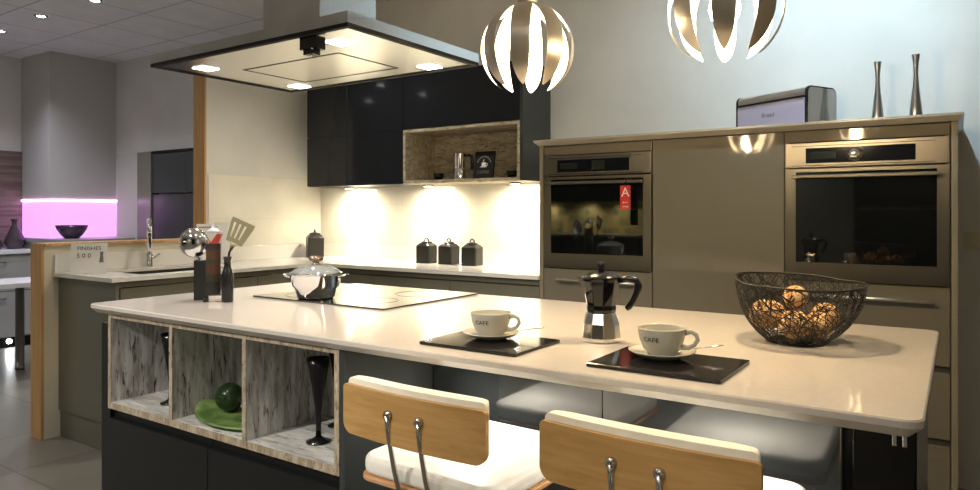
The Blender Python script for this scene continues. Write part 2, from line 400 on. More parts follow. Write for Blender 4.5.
def oven(x0, x1, label, knob, dial_px):
    t = thing('built_in_oven', label, 'oven', ((x0+x1)/2, TF+0.25, 0.954))
    z0, z1 = 0.958, 1.535; f = TF-0.004
    build('body', MB().box(x0+0.022, x1-0.022, TF+0.016, BW-0.05, 0.954, 1.530), M['black_matt'], t)
    # control fascia
    p = build('control_panel', MB().box(x0+0.004, x1-0.004, f, TF+0.015, 1.432, z1), M['steel'], t, bevel=0.0015)
    build('display', MB().box(x0+0.085, x1-0.115, f-0.002, f, 1.449, 1.512), M['screen'], p)
    build('screen', MB().box(x0+0.10, x0+0.20, f-0.0025, f-0.0019, 1.466, 1.496), M['screen_lit'], p)
    b = MB()
    b.box(x0+0.03, x1-0.05, f-0.0012, f, 1.520, 1.5225); b.box(x0+0.03, x1-0.05, f-0.0012, f, 1.4385, 1.441)
    build('vent_slot', b, M['black_matt'], p)
    if knob:
        k = MB().lathe([(0.030, 0), (0.030, 0.006), (0.0235, 0.007), (0.022, 0.026), (0.019, 0.029), (0.0, 0.029)], 28)
        k.xf(Matrix.Translation((dial_px, f-0.002, 1.4805)) @ Matrix.Rotation(PI/2, 4, 'X'))
        build('dial', k, M['alu'], p)
    else:
        build('button_panel', MB().box(x0+0.28, x0+0.35, f-0.0028, f-0.0018, 1.458, 1.504), M['screen_lit'], p)
    # door : steel frame with an opening, glass, inner frame
    d = MB(); dz0, dz1 = z0, 1.426; gx0, gx1, gz0, gz1 = x0+0.045, x1-0.045, 1.032, 1.412
    d.box(x0+0.004, gx0, f, TF+0.015, dz0, dz1); d.box(gx1, x1-0.004, f, TF+0.015, dz0, dz1)
    d.box(gx0, gx1, f, TF+0.015, dz0, gz0); d.box(gx0, gx1, f, TF+0.015, gz1, dz1)
    door = build('door', d, M['steel'], t)
    build('door_glass', MB().box(gx0, gx1, f+0.002, TF+0.012, gz0, gz1), M['oven_glass'], door)
    hb = MB().box(gx0-0.01, gx1+0.01, f-0.040, f-0.028, 1.384, 1.400)
    for x in (gx0+0.005, gx1-0.02): hb.box(x, x+0.014, f-0.028, f, 1.387, 1.398)
    build('handle', hb, M['steel'], door, bevel=0.003)
    return t
oven(TX[0], TX[1], 'steel built-in oven with small display and a red tag hung on its handle', False, 0)
oven(TX[2], TX[3], 'steel built-in oven with one round dial above its dark glass door', True, -0.352)
# energy tag hanging from the left oven's handle
t = thing('energy_tag', 'red and black hanging energy tag on the left oven door handle', 'tag', (-1.330, TF-0.053, 1.20))
tg = MB().box(-1.356, -1.304, TF-0.0505, TF-0.0493, 1.258, 1.373)
build('red_card', tg, M['red'], t)
build('strap', MB().tube([(-1.330, TF-0.050, 1.37), (-1.330, TF-0.050, 1.402), (-1.330, TF-0.034, 1.408), (-1.330, TF-0.027, 1.400)], 0.003, 6), M['black'], t)
build('black_card', MB().box(-1.356, -1.304, TF-0.0503, TF-0.0495, 1.180, 1.257), M['black_gloss'], t)
for txt, sz, z in (('A', 0.062, 1.338), ('A++', 0.016, 1.290), ('energy', 0.012, 1.272)):
    m_ = text_mesh(txt, sz, 0.0003).xf(Matrix.Translation((-1.330, TF-0.0509, z)) @ Matrix.Rotation(PI/2, 4, 'X'))
    build('lettering', m_, M['white_print'], t)

# ------------------------------------------------------------------ back and sink runs
RX = -3.55                                   # front plane of the sink run
def base_cab(x0, x1, label, group=None):
    t = thing('base_cabinet', label, 'cabinet', ((x0+x1)/2, TF+0.3, 0))
    build('carcass', MB().box(x0+0.0005, x1-0.0005, TF+0.02, BW-0.012, 0.15, 0.888), M['channel'], t)
    build('plinth', MB().box(x0, x1, TF+0.05, TF+0.068, 0, 0.15), M['olive'], t)
    build('grip_rail', MB().box(x0, x1, TF+0.008, TF+0.0195, 0.858, 0.888), M['olive'], t)
    front('door', x0, x1, 0.15, 0.852, t, M['olive'])
    return t
base_cab(-3.545, -3.02, 'olive grey handleless base cabinet in the inner corner of the back run')
base_cab(-3.02, -2.424, 'olive grey handleless base cabinet below the first two black canisters')
base_cab(-2.424, -1.833, 'olive grey handleless base cabinet next to the tall oven bank')
def side_cab(y0, y1, label):
    t = thing('base_cabinet', label, 'cabinet', (RX-0.3, (y0+y1)/2, 0))
    build('carcass', MB().box(PX1+0.002, RX-0.02, y0+0.0005, y1-0.0005, 0.15, 0.70), M['channel'], t)
    build('plinth', MB().box(RX-0.06, RX-0.045, y0, y1, 0, 0.15), M['olive'], t)
    build('grip_rail', MB().box(RX-0.0195, RX-0.008, y0, y1, 0.858, 0.888), M['olive'], t)
    for ya, yb_ in ((y0+0.0005, y0+0.018), (y1-0.018, y1-0.0005)): build('side_panel', MB().box(PX1+0.002, RX-0.021, ya, yb_, 0.70, 0.888), M['channel'], t)
    build('door', MB().box(RX-0.019, RX, y0+G, y1-G, 0.15+G, 0.852), M['olive'], t, bevel=0.0015)
    return t
side_cab(1.895, 2.735, 'olive grey handleless sink cabinet with the basin above it')
side_cab(2.735, 3.165, 'olive grey handleless cabinet of the sink run nearest the inner corner')
t = thing('end_panel', 'olive grey end panel of the sink run beside the timber post', 'panel', (-3.86, 1.88, 0))
build('panel', MB().box(PX1+0.002, RX, 1.872, 1.892, 0.15, 0.889), M['olive'], t, bevel=0.0015)
build('plinth', MB().box(PX1+0.002, RX-0.05, 1.882, 1.894, 0, 0.15), M['olive'], t)
# L-shaped worktop with a hole for the sink
SX0, SX1, SY0, SY1 = -4.02, -3.66, 2.06, 2.62
wt = MB(); z0, z1 = 0.889, 0.910; L0, L1 = PX1+0.001, RX+0.018; Y0 = 1.845; YF = TF-0.018; XE = -1.833
wt.box(L0, L1, Y0, SY0, z0, z1); wt.box(L0, L1, SY1, YF, z0, z1); wt.box(L0, SX0, SY0, SY1, z0, z1); wt.box(SX1, L1, SY0, SY1, z0, z1)
wt.box(L0, L1, YF, BW-0.001, z0, z1); wt.box(L1, XE, YF, BW-0.001, z0, z1)
tag(build('worktop', wt, M['quartz_white'], loc=(-3.8, 3.4, 0.889)), 'white quartz L-shaped worktop along the sink wall and the back wall', 'worktop')
tag(build('upstand', MB().box(L0, L0+0.014, 1.85, BW-0.016, 0.9105, 1.010).box(L0, XE, BW-0.015, BW-0.0085, 0.9105, 1.010), M['quartz_white'], loc=(-4.16, 3.7, 0.91), bevel=0.001), 'low white quartz upstand running along the back of the sink and back worktops', 'upstand')
sk = MB()
sk.box(SX0+0.002, SX1-0.002, SY0+0.002, SY1-0.002, 0.72, 0.726)
for a in ((SX0+0.001, SX0+0.005, SY0+0.001, SY1-0.001), (SX1-0.005, SX1-0.001, SY0+0.001, SY1-0.001), (SX0+0.001, SX1-0.001, SY0+0.001, SY0+0.005), (SX0+0.001, SX1-0.001, SY1-0.005, SY1-0.001)):
    sk.box(*a, 0.726, 0.895)
sink = thing('sink_basin', 'dark rectangular undermount sink basin let into the white worktop', 'sink', (-3.84, 2.34, 0.72))
build('basin', sk, mat('sink_dark_steel', (0.05, 0.048, 0.045), 0.35, 0.6), sink)
build('drain', MB().lathe([(0.04, 0.727), (0.04, 0.730), (0.03, 0.7305), (0.0, 0.729)], 20, c=(-3.84, 2.34, 0)), M['chrome'], sink)
# tap
fx, fy = -4.085, 2.36
t = thing('kitchen_tap', 'slim polished chrome kitchen tap standing behind the sink', 'tap', (fx, fy, 0.911))
build('base', MB().lathe([(0.026, 0), (0.026, 0.006), (0.021, 0.010), (0.021, 0.075), (0.017, 0.082), (0.0, 0.082)], 20, c=(fx, fy, 0.911)), M['chrome'], t)
dv = Vector((0.86, -0.51, 0)).normalized(); pts = []
for k in range(13):
    a = PI*k/12; pts.append(Vector((fx, fy, 1.145)) + dv*(0.055*(1-math.cos(a))) + Vector((0, 0, 0.055*math.sin(a))))
build('spout', MB().tube([(fx, fy, 0.985)] + pts + [pts[-1]-Vector((0,0,0.05))], 0.0145, 14), M['chrome'], t)
build('lever', MB().tube([(fx, fy+0.018, 0.965), (fx, fy+0.035, 0.970), (fx+0.01, fy+0.06, 0.99)], [0.010, 0.007, 0.005], 10), M['chrome'], t)

# ------------------------------------------------------------------ wall cabinets
WF = 3.46; WZ0, WZM, WZ1 = 1.43, 1.782, 2.134
def wall_cab(x0, x1, label):
    t = thing('wall_cabinet', label, 'cabinet', ((x0+x1)/2, WF+0.17, WZ0))
    build('carcass', MB().box(x0+0.0005, x1-0.0005, WF+0.02, BW-0.0095, WZ0, WZ1), M['anthracite_dark'], t)
    for z0, z1 in ((WZ0, WZM), (WZM, WZ1)):
        build('door', MB().box(x0+0.0015, x1-0.0015, WF, WF+0.019, z0+0.0015, z1-0.0015), M['anthracite'], t, bevel=0.001)
    return t
WC = [None, None]
WC[0] = wall_cab(-3.932, -3.526, 'black gloss wall cabinet, the narrow one at the left end of its row')
wall_cab(-3.526, -3.014, 'black gloss wall cabinet between the narrow one and the open shelf niche')
x0, x1 = -3.014, -2.119
t = thing('wall_cabinet', 'wide black wall cabinet with a lift-up door above an open aged-wood niche', 'cabinet', ((x0+x1)/2, WF+0.17, WZ0))
build('carcass', MB().box(x0+0.0005, x1-0.0005, WF+0.02, BW-0.0095, WZM, WZ1), M['anthracite_dark'], t)
build('door', MB().box(x0+0.0015, x1-0.0015, WF, WF+0.019, WZM+0.0015, WZ1-0.0015), M['anthracite'], t, bevel=0.001)
nb = MB(); bt = 0.02
nb.box(x0+0.001, x0+bt, WF, BW-0.0095, WZ0, WZM-0.002); nb.box(x1-bt, x1-0.001, WF, BW-0.0095, WZ0, WZM-0.002)
nb.box(x0+bt, x1-bt, WF, BW-0.0095, WZ0, WZ0+bt); nb.box(x0+bt, x1-bt, WF, BW-0.0095, WZM-bt, WZM-0.002)
nb.box(x0+bt, x1-bt, BW-0.022, BW-0.0095, WZ0+bt, WZM-bt)
build('niche', nb, M['aged_warm'], t); WC[1] = t
tag(build('end_panel', MB().box(-2.118, -2.098, WF-0.003, BW-0.0005, WZ0+0.0005, WZ1), M['anthracite_side'], loc=(-2.13, 3.6, WZ0), bevel=0.001), 'dark grey end panel at the right of the wall cabinets', 'panel')
for x, cabinet in ((-3.71, WC[0]), (-2.965, WC[1]), (-2.275, WC[1])):
    l = build('spotlight', MB().lathe([(0.034, 0), (0.036, 0.004), (0.036, 0.0118)], 24, c=(x, 3.66, WZ0-0.012)), M['steel'], cabinet)
    build('lens', MB().lathe([(0.0, -0.001), (0.027, -0.001), (0.027, 0.0)], 20, c=(x, 3.66, WZ0-0.012)), M['lamp'], l)
    spot('lamp', (x, 3.66, WZ0-0.02), (x, 3.72, 1.2), 24, (1.0, 0.88, 0.66), 3.05, 1.0, 0.03, parent=cabinet)
# niche contents
NZ = WZ0+bt
def moka(label, loc, rz, s, body_m, base_m, octo=True, slim=False, wide=1.0):
    t = thing('moka_pot', label, 'coffee pot', loc, rz)
    n = 10 if octo else 28
    if slim:
        base = [(0.042, 0), (0.043, 0.004), (0.036, 0.062), (0.034, 0.068)]
        top = [(0.034, 0.069), (0.037, 0.075), (0.037, 0.165), (0.039, 0.170), (0.030, 0.174), (0.0, 0.176)]
    else:
        base = [(0.052*wide, 0), (0.0555*wide, 0.004), (0.0555*wide, 0.012), (0.051*wide, 0.050), (0.041*wide, 0.080)]
        top = [(0.041*wide, 0.081), (0.0425*wide, 0.089), (0.0415*wide, 0.101), (0.0535*wide, 0.168), (0.0555*wide, 0.175)]
    build('boiler', MB().lathe([(r*s, z*s) for r, z in base], n, smooth=not octo), base_m, t, world=False, bevel=0.0015*s)
    j = build('jug', MB().lathe([(r*s, z*s) for r, z in top], n, smooth=not octo), body_m, t, world=False, bevel=0.001*s)
    sp = MB().add([(-0.046*s, 0.017*s, 0.172*s), (-0.046*s, -0.017*s, 0.172*s), (-0.072*s, 0, 0.176*s), (-0.044*s, 0, 0.135*s)], [(0,2,1), (0,3,2), (1,2,3), (0,1,3)])
    build('spout', sp, body_m, j, world=False)
    if not slim:
        lid = build('lid', MB().lathe([(0.0555*s, 0.1755*s), (0.052*s, 0.181*s), (0.028*s, 0.192*s), (0.008*s, 0.194*s), (0.0, 0.194*s)], n), M['black'], t, world=False)
        build('knob', MB().lathe([(0.008*s, 0.194*s), (0.009*s, 0.198*s), (0.0105*s, 0.215*s), (0.008*s, 0.221*s), (0, 0.222*s)], 14), M['black'], lid, world=False)
    hp = [(0.045*s, 0, 0.168*s), (0.075*s, 0, 0.176*s), (0.098*s, 0, 0.172*s), (0.104*s, 0, 0.158*s), (0.100*s, 0, 0.140*s), (0.090*s, 0, 0.115*s), (0.078*s, 0, 0.098*s), (0.071*s, 0, 0.092*s)]
    if slim: hp = [(0.034*s, 0, 0.155*s), (0.062*s, 0, 0.160*s), (0.078*s, 0, 0.148*s), (0.083*s, 0, 0.12*s), (0.082*s, 0, 0.08*s), (0.078*s, 0, 0.066*s)]
    build('handle', MB().tube(hp, [0.008*s, 0.010*s, 0.0105*s, 0.0105*s, 0.010*s, 0.0095*s, 0.009*s, 0.007*s][:len(hp)], 10), M['black'], t, world=False)
    return t
moka('slim polished steel moka pot in the aged-wood wall niche', (-2.625, 3.56, NZ), 0.3, 0.98, M['chrome'], M['alu'], octo=False, slim=True)
# framed coffee sign
t = thing('coffee_sign', 'small black coffee sign leaning in the aged-wood wall niche', 'sign', (-2.455, 3.57, NZ), 0.0)
fr = MB().box(-0.075, 0.075, -0.006, 0.006, 0.0, 0.175).xf(Matrix.Translation((0, 0.0, 0.001)) @ Matrix.Rotation(-0.16, 4, 'X'))
build('board', fr, M['black_matt'], t, world=False, bevel=0.001)
TI = Matrix.Translation((0, 0.0, 0.001)) @ Matrix.Rotation(-0.16, 4, 'X') @ Matrix.Translation((0, -0.0068, 0)) @ Matrix.Rotation(PI/2, 4, 'X')
lt = text_mesh('COFFEE', 0.026, 0.0003).xf(Matrix.Translation((0, 0.042, 0)))
build('lettering', lt.xf(TI), M['grey_print'], t, world=False)
em = MB()
for k in range(9):
    a0 = PI*(0.12 + 0.76*k/8); r0, r1 = 0.045, 0.056; da = 0.11
    em.add([(r0*math.cos(a0-da), 0.092+r0*math.sin(a0-da), 0), (r1*math.cos(a0-da), 0.092+r1*math.sin(a0-da), 0), (r1*math.cos(a0+da), 0.092+r1*math.sin(a0+da), 0), (r0*math.cos(a0+da), 0.092+r0*math.sin(a0+da), 0)], [(0,1,2,3)])
build('arched_banner', em.xf(TI), M['grey_print'], t, world=False)
em = MB()
em.add([(x*0.9, 0.092+y, 0) for x, y in ((-0.018, -0.012), (0.014, -0.012), (0.018, 0.012), (-0.018, 0.012))], [(0,1,2,3)])
em.tube([(0.018, 0.096, 0), (0.028, 0.094, 0), (0.026, 0.084, 0), (0.014, 0.084, 0)], 0.002, 5)
em.add([(-0.028, 0.074, 0), (0.026, 0.074, 0), (0.020, 0.079, 0), (-0.022, 0.079, 0)], [(0,1,2,3)])
em.tube([(-0.004, 0.106, 0), (-0.008, 0.112, 0), (0.0, 0.118, 0), (-0.002, 0.124, 0)], 0.0018, 5)
build('cup_emblem', em.xf(TI), M['white_print'], t, world=False)
def espresso_set(label, loc, n):
    t = thing('espresso_cup', label, 'cup', loc)
    build('saucer', MB().lathe([(0.03, 0), (0.055, 0.006), (0.058, 0.008), (0.03, 0.005), (0, 0.004)], 24), M['black_gloss'], t, world=False)
    build('cup', MB().lathe([(0.02, 0.006), (0.030, 0.02), (0.034, 0.05), (0.0315, 0.05), (0.027, 0.02), (0, 0.012)], 24), M['black_gloss'], t, world=False)
    build('handle', MB().tube([(0.032, 0, 0.042), (0.048, 0, 0.040), (0.050, 0, 0.028), (0.030, 0, 0.02)], 0.0035, 8), M['black_gloss'], t, world=False)
    return t
espresso_set('small black espresso cup on a saucer at the left of the wall niche', (-2.83, 3.60, NZ), 0)
e2 = espresso_set('small black espresso cup on a saucer beside the coffee sign at the niche right end', (-2.275, 3.62, NZ), 0)

# ------------------------------------------------------------------ canisters on the back worktop
def canister(w, h, label, loc, rz, group):
    t = thing('canister', label, 'canister', loc, rz, group)
    b = MB(); a = w/2; r = 0.012
    ring = rounded(-a, a, -a, a, r, 3); n = len(ring)
    levels = [(1.0, 0), (1.0, h*0.84), (0.94, h*0.88), (0.72, h*0.97), (0.60, h)]
    vs = [(x*s, y*s, z) for s, z in levels for x, y in ring]; fs = [tuple(range(n))[::-1], tuple(range((len(levels)-1)*n, len(levels)*n))]
    for i in range(len(levels)-1):
        for k in range(n): fs.append((i*n+k, i*n+(k+1) % n, (i+1)*n+(k+1) % n, (i+1)*n+k))
    build('body', b.add(vs, fs), M['ceramic_black'], t, world=False)
    lid = build('lid', MB().lathe([(w*0.33, h), (w*0.35, h+0.004), (w*0.33, h+0.008), (w*0.10, h+0.014), (0, h+0.015)], 20), M['ceramic_black'], t, world=False)
    pts = [(0.016*math.cos(PI*k/10), 0, h+0.012+0.020*math.sin(PI*k/10)) for k in range(11)]
    build('loop_handle', MB().tube(pts, 0.0042, 8), M['ceramic_black'], lid, world=False)
    return t
WT = 0.9105
c0 = canister(0.106, 0.132, 'black square canister, leftmost of the three on the back worktop', (-2.93, 3.60, WT), 0.0, 'black canisters on the back worktop')
dup(c0, (-2.745, 3.60, WT), 0.0, 'black square canister, middle one of the three on the back worktop')
dup(c0, (-2.545, 3.58, WT), 0.12, 'black square canister, rightmost of the three on the back worktop')
canister(0.118, 0.172, 'tall black canister standing alone in the inner corner of the worktop', (-4.005, 3.60, WT), -0.55, None)

# ------------------------------------------------------------------ signs on the sink worktop
t = thing('finishes_sign', 'white printed finishes card propped on the worktop near the timber post', 'sign', (-3.93, 1.925, WT), 0.95)
LEAN = -0.22
build('card', MB().box(-0.088, 0.088, 0, 0.002, 0, 0.168).xf(Matrix.Rotation(LEAN, 4, 'X')), M['paper'], t, world=False)
TI = Matrix.Rotation(LEAN, 4, 'X') @ Matrix.Translation((0, -0.0006, 0)) @ Matrix.Rotation(PI/2, 4, 'X')
build('heading', text_mesh('FINISHES', 0.030, 0.0003).xf(Matrix.Translation((0, 0.138, 0))).xf(TI), M['print'], t, world=False)
build('figures', text_mesh('5 0 0', 0.034, 0.0003).xf(Matrix.Translation((-0.025, 0.098, 0))).xf(TI), M['print'], t, world=False)
em = MB(); px, py = 0.060, 0.060
em.add([(px-0.010, py, 0), (px+0.012, py, 0), (px+0.008, py+0.045, 0), (px-0.006, py+0.045, 0)], [(0,1,2,3)])
em.lathe([(0, 0), (0.009, 0)], 12, c=(px+0.001, py+0.052, 0), cap=False)
build('bottle_mark', em.xf(TI), M['grey_print'], t, world=False)
t = thing('price_card', 'white card with a red chevron propped on the worktop behind the utensils', 'sign', (-4.07, 2.80, WT), 1.2)
build('card', MB().box(-0.105, 0.105, 0, 0.002, 0, 0.262).xf(Matrix.Rotation(-0.2, 4, 'X')), M['paper'], t, world=False)
TI = Matrix.Rotation(-0.2, 4, 'X') @ Matrix.Translation((0, -0.0008, 0)) @ Matrix.Rotation(PI/2, 4, 'X')
build('chevron', MB().add([(-0.09, 0.195, 0), (-0.05, 0.195, 0), (-0.02, 0.14, 0), (0.02, 0.195, 0), (0.06, 0.195, 0), (0.0, 0.08, 0), (-0.04, 0.08, 0)], [(0,1,2,6), (2,3,4,5), (2,5,6)]).xf(TI), M['red'], t, world=False)
build('heading_line', MB().box(-0.09, 0.03, 0.236, 0.244, 0, 0.0003).xf(TI), M['grey_print'], t, world=False)

# ------------------------------------------------------------------ island
IX0, IX1, IY0, IY1 = -2.64, -0.046, 1.29, 2.33
def island_slab():
    """quartz slab, undercut edges all round, soft corners"""
    b = MB(); z1 = 0.910
    def ring(ins, z, r): return [(x, y, z) for x, y in rounded(IX0+ins, IX1-ins, IY0+ins, IY1-ins, max(r-ins, 0.002), 5)]
    rings = [ring(0.020, 0.878, 0.03), ring(0.0, 0.896, 0.03), ring(0.0, 0.907, 0.03), ring(0.003, 0.910, 0.03)]
    n = len(rings[0]); vs = [p for r in rings for p in r]; fs = [tuple(range(n))[::-1], tuple(range(3*n, 4*n))]
    for i in range(3):
        for k in range(n): fs.append((i*n+k, i*n+(k+1) % n, (i+1)*n+(k+1) % n, (i+1)*n+k))
    return b.add(vs, fs)
tag(build('island_worktop', island_slab(), M['quartz'], loc=(-1.34, 1.81, 0.878)), 'long pale polished quartz worktop of the kitchen island', 'worktop')
NF = 1.322; NB = 1.655; NX0, NX1 = -2.552, -1.374
t = thing('display_niche', 'open three-bay display niche of flaking aged boards in the island front', 'shelf unit', (-1.96, 1.48, 0.532))
z0, z1, bt = 0.536, 0.8765, 0.018
dv_x = [-2.159, -1.776]
nb = MB().box(NX0+0.001, NX1-0.001, NF, NB, z0, z0+bt+0.004)
build('bottom_board', nb, M['aged_flat'], t)
build('top_board', MB().box(NX0+0.001, NX1-0.001, NF, NB, z1-0.014, z1), M['aged'], t)
build('back_board', MB().box(NX0+bt, NX1-bt, NB-0.012, NB, z0+bt+0.004, z1-0.014), M['aged'], t)
for x in (NX0+0.001, NX1-bt): build('side_board', MB().box(x, x+bt-0.001, NF, NB-0.012, z0+bt+0.004, z1-0.014), M['aged'], t)
for x in dv_x: build('divider', MB().box(x-0.009, x+0.009, NF, NB-0.0125, z0+bt+0.0045, z1-0.0145), M['aged'], t)
eb = MB(); e = NF-0.003
eb.box(NX0, NX1, e, NF-0.0002, z0, z0+bt+0.004); eb.box(NX0, NX1, e, NF-0.0002, z1-0.014, z1)
for x in (NX0+0.009, NX1-0.009, *dv_x): eb.box(x-0.009, x+0.009, e, NF-0.0002, z0+bt+0.004, z1-0.014)
build('edge_banding', eb, M['aged_edge'], t)
for x0, x1, lab in ((NX0, -1.960, 'black island base cabinet under the left half of the display niche'), (-1.960, NX1, 'black island base cabinet under the display niche, nearest the stools')):
    t = thing('island_cabinet', lab, 'cabinet', ((x0+x1)/2, 1.49, 0))
    build('carcass', MB().box(x0+0.001, x1-0.001, NF+0.02, NB, 0.08, 0.5345), M['anthracite_dark'], t)
    build('plinth', MB().box(x0+0.001, x1-0.001, NF+0.05, NB, 0, 0.08), M['black_matt'], t)
    build('door', MB().box(x0+0.0015, x1-0.0015, NF, NF+0.019, 0.085, 0.500), M['anthracite_dark'], t, bevel=0.001)
tag(build('end_panel', MB().box(-2.615, -2.554, NF+0.006, 2.285, 0, 0.8385).box(-2.575, -2.554, NF+0.006, 2.285, 0.8385, 0.8775), M['anthracite_dark'], loc=(-2.59, 1.8, 0), bevel=0.001), 'black end panel of the island at its sink end', 'panel')
tag(build('side_panel', MB().box(-1.3735, -1.353, NF-0.002, 1.6925, 0, 0.8775), M['anthracite_side'], loc=(-1.36, 1.5, 0), bevel=0.001), 'dark grey island side panel between the display niche and the stool bay', 'panel')
# rear run of the island : glossy panels seen behind the stools
t = thing('island_rear_cabinet', 'black gloss rear cabinet of the island behind the stools', 'cabinet', (-1.35, 2.0, 0))
build('carcass', MB().box(-2.553, -0.21, 1.714, 2.265, 0.08, 0.8775), M['anthracite_dark'], t)
build('plinth', MB().box(-2.553, -0.21, 1.76, 2.22, 0, 0.08), M['black_matt'], t)
for x0, x1 in ((-1.352, -0.782), (-0.782, -0.214)):
    build('panel', MB().box(x0+0.001, x1-0.001, 1.694, 1.7135, 0.02, 0.8765), M['gloss_panel'], t, bevel=0.001)
t = thing('island_end_cabinet', 'narrow black cabinet closing the island at its oven end', 'cabinet', (-0.14, 1.95, 0))
build('carcass', MB().box(-0.209, -0.072, 1.684, 2.265, 0, 0.8775), M['anthracite_dark'], t)
build('door', MB().box(-0.188, -0.076, 1.664, 1.6835, 0.08, 0.815), M['black_gloss'], t, bevel=0.001)
build('edge_strip', MB().box(-0.2125, -0.2095, 1.66, 1.70, 0.02, 0.8775), M['steel'], t)
t = thing('support_bracket', 'chrome bracket holding up the overhanging corner of the island worktop', 'bracket', (-0.10, 1.62, 0.80))
br = MB()
for x in (-0.108, -0.090): br.box(x-0.004, x+0.004, 1.615, 1.6635, 0.772, 0.8775)
br.box(-0.112, -0.086, 1.608, 1.6155, 0.795, 0.8775)
build('plate', br, M['chrome'], t, bevel=0.001)

# goblets, plate and ball in the niche
SZ = 0.5585
def goblet(label, loc):
    t = thing('tall_goblet', label, 'vase', loc, 0, 'black trumpet goblets in the display niche')
    build('foot', MB().lathe([(0.036, 0), (0.037, 0.003), (0.020, 0.009), (0.0085, 0.018)], 28), M['black'], t, world=False)
    build('bowl', MB().lathe([(0.0085, 0.018), (0.0080, 0.05), (0.010, 0.09), (0.0145, 0.13), (0.021, 0.175), (0.029, 0.220), (0.035, 0.250), (0.0335, 0.250), (0.027, 0.218), (0.018, 0.17), (0.010, 0.125), (0, 0.11)], 28), M['black'], t, world=False)
    return t
g0 = goblet('black trumpet goblet at the front of the right niche bay', (-1.583, 1.437, SZ))
dup(g0, (-1.650, 1.585, SZ), 0, 'black trumpet goblet at the back of the right niche bay')
dup(g0, (-2.345, 1.435, SZ), 0, 'black trumpet goblet at the front of the left niche bay')
dup(g0, (-2.430, 1.525, SZ), 0, 'black trumpet goblet at the back of the left niche bay')
pl = MB(); vs = []; fs = []; NR, NA = 7, 36
for j in range(NR):
    q = j/(NR-1)
    for k in range(NA):
        a = 2*PI*k/NA; x = 0.172*q*math.cos(a); y = 0.085*q*math.sin(a)
        z = 0.004 + 0.010*q**3 + 0.030*max(0, -math.cos(a))**3*q**3
        vs.append((x, y, z))
for j in range(NR-1):
    for k in range(NA): fs.append((j*NA+k, j*NA+(k+1) % NA, (j+1)*NA+(k+1) % NA, (j+1)*NA+k))
pl.add(vs, fs, smooth=True)
pb = build('leaf_plate', pl, M['green_plate'], world=False)
pb.location = (-1.968, 1.420, SZ+0.002); pb.rotation_euler = (0, 0, -0.05); sm = pb.modifiers.new('thickness', 'SOLIDIFY'); sm.thickness = 0.006; sm.offset = 1
tag(pb, 'green glazed leaf-shaped dish in the middle bay of the display niche', 'plate')
bl = MB().lathe([(0.0475*math.sin(PI*k/20), -0.0475*math.cos(PI*k/20)) for k in range(21)], 36, cap=False)
tag(build('glass_ball', bl, M['ball_glass'], loc=(-2.045, 1.463, SZ+0.0605), world=False), 'dark green glass ball resting on the green leaf dish', 'ornament')

# hob and pan
HZ = 0.9105
t = thing('induction_hob', 'flush black glass induction hob set into the island worktop', 'hob', (-1.96, 2.03, HZ))
build('glass_plate', MB().prism(rounded(-2.305, -1.612, 1.752, 2.312, 0.006, 3), HZ, HZ+0.006), mat('hob_glass', (0.006, 0.006, 0.006), 0.05, spec=0.6, ior=1.9, coat=1.0), t, bevel=0.0012)
for x, y, r in ((-2.13, 1.90, 0.10), (-2.13, 2.16, 0.085), (-1.79, 1.90, 0.085), (-1.79, 2.16, 0.10)):
    hb = MB().tube([(x+r*math.cos(2*PI*k/40), y+r*math.sin(2*PI*k/40), HZ+0.0061) for k in range(40)], 0.0006, 4, closed=True)
    build('zone_ring', hb, M['slate_edge'], t)
pz = HZ+0.0072; pc = (-2.035, 1.835)
t = thing('saucepan', 'polished steel lidded pan with two side handles standing on the hob', 'pan', (*pc, pz), 0.59)
build('body', MB().lathe([(0.066, 0), (0.070, 0.004), (0.078, 0.035), (0.0915, 0.052), (0.093, 0.088), (0.095, 0.091), (0.090, 0.091), (0.088, 0.055), (0.073, 0.036), (0.066, 0.006), (0, 0.005)], 40), M['chrome'], t, world=False)
lid = build('lid', MB().lathe([(0.095, 0.0915), (0.095, 0.096), (0.080, 0.108), (0.050, 0.121), (0.020, 0.127), (0.0, 0.128), ], 40), [mat('lid_glass', (0.35, 0.38, 0.37), 0.06, 0.0, spec=0.9, trans=0.4)], t, world=False)
build('rim', MB().tube([(0.0955*math.cos(2*PI*k/40), 0.0955*math.sin(2*PI*k/40), 0.094) for k in range(40)], 0.0035, 8, closed=True), M['chrome'], lid, world=False)
build('knob', MB().lathe([(0.020, 0.126), (0.012, 0.130), (0.012, 0.136), (0.026, 0.142), (0.028, 0.150), (0.022, 0.158), (0.0, 0.160)], 24), mat('lid_knob', (0.30, 0.22, 0.17), 0.2, 0.8), lid, world=False)
for s in (-1, 1):
    build('handle', MB().tube([(s*0.089, -0.030, 0.080), (s*0.112, -0.026, 0.086), (s*0.121, 0, 0.089), (s*0.112, 0.026, 0.086), (s*0.089, 0.030, 0.080)], 0.0048, 8), M['chrome'], t, world=False)

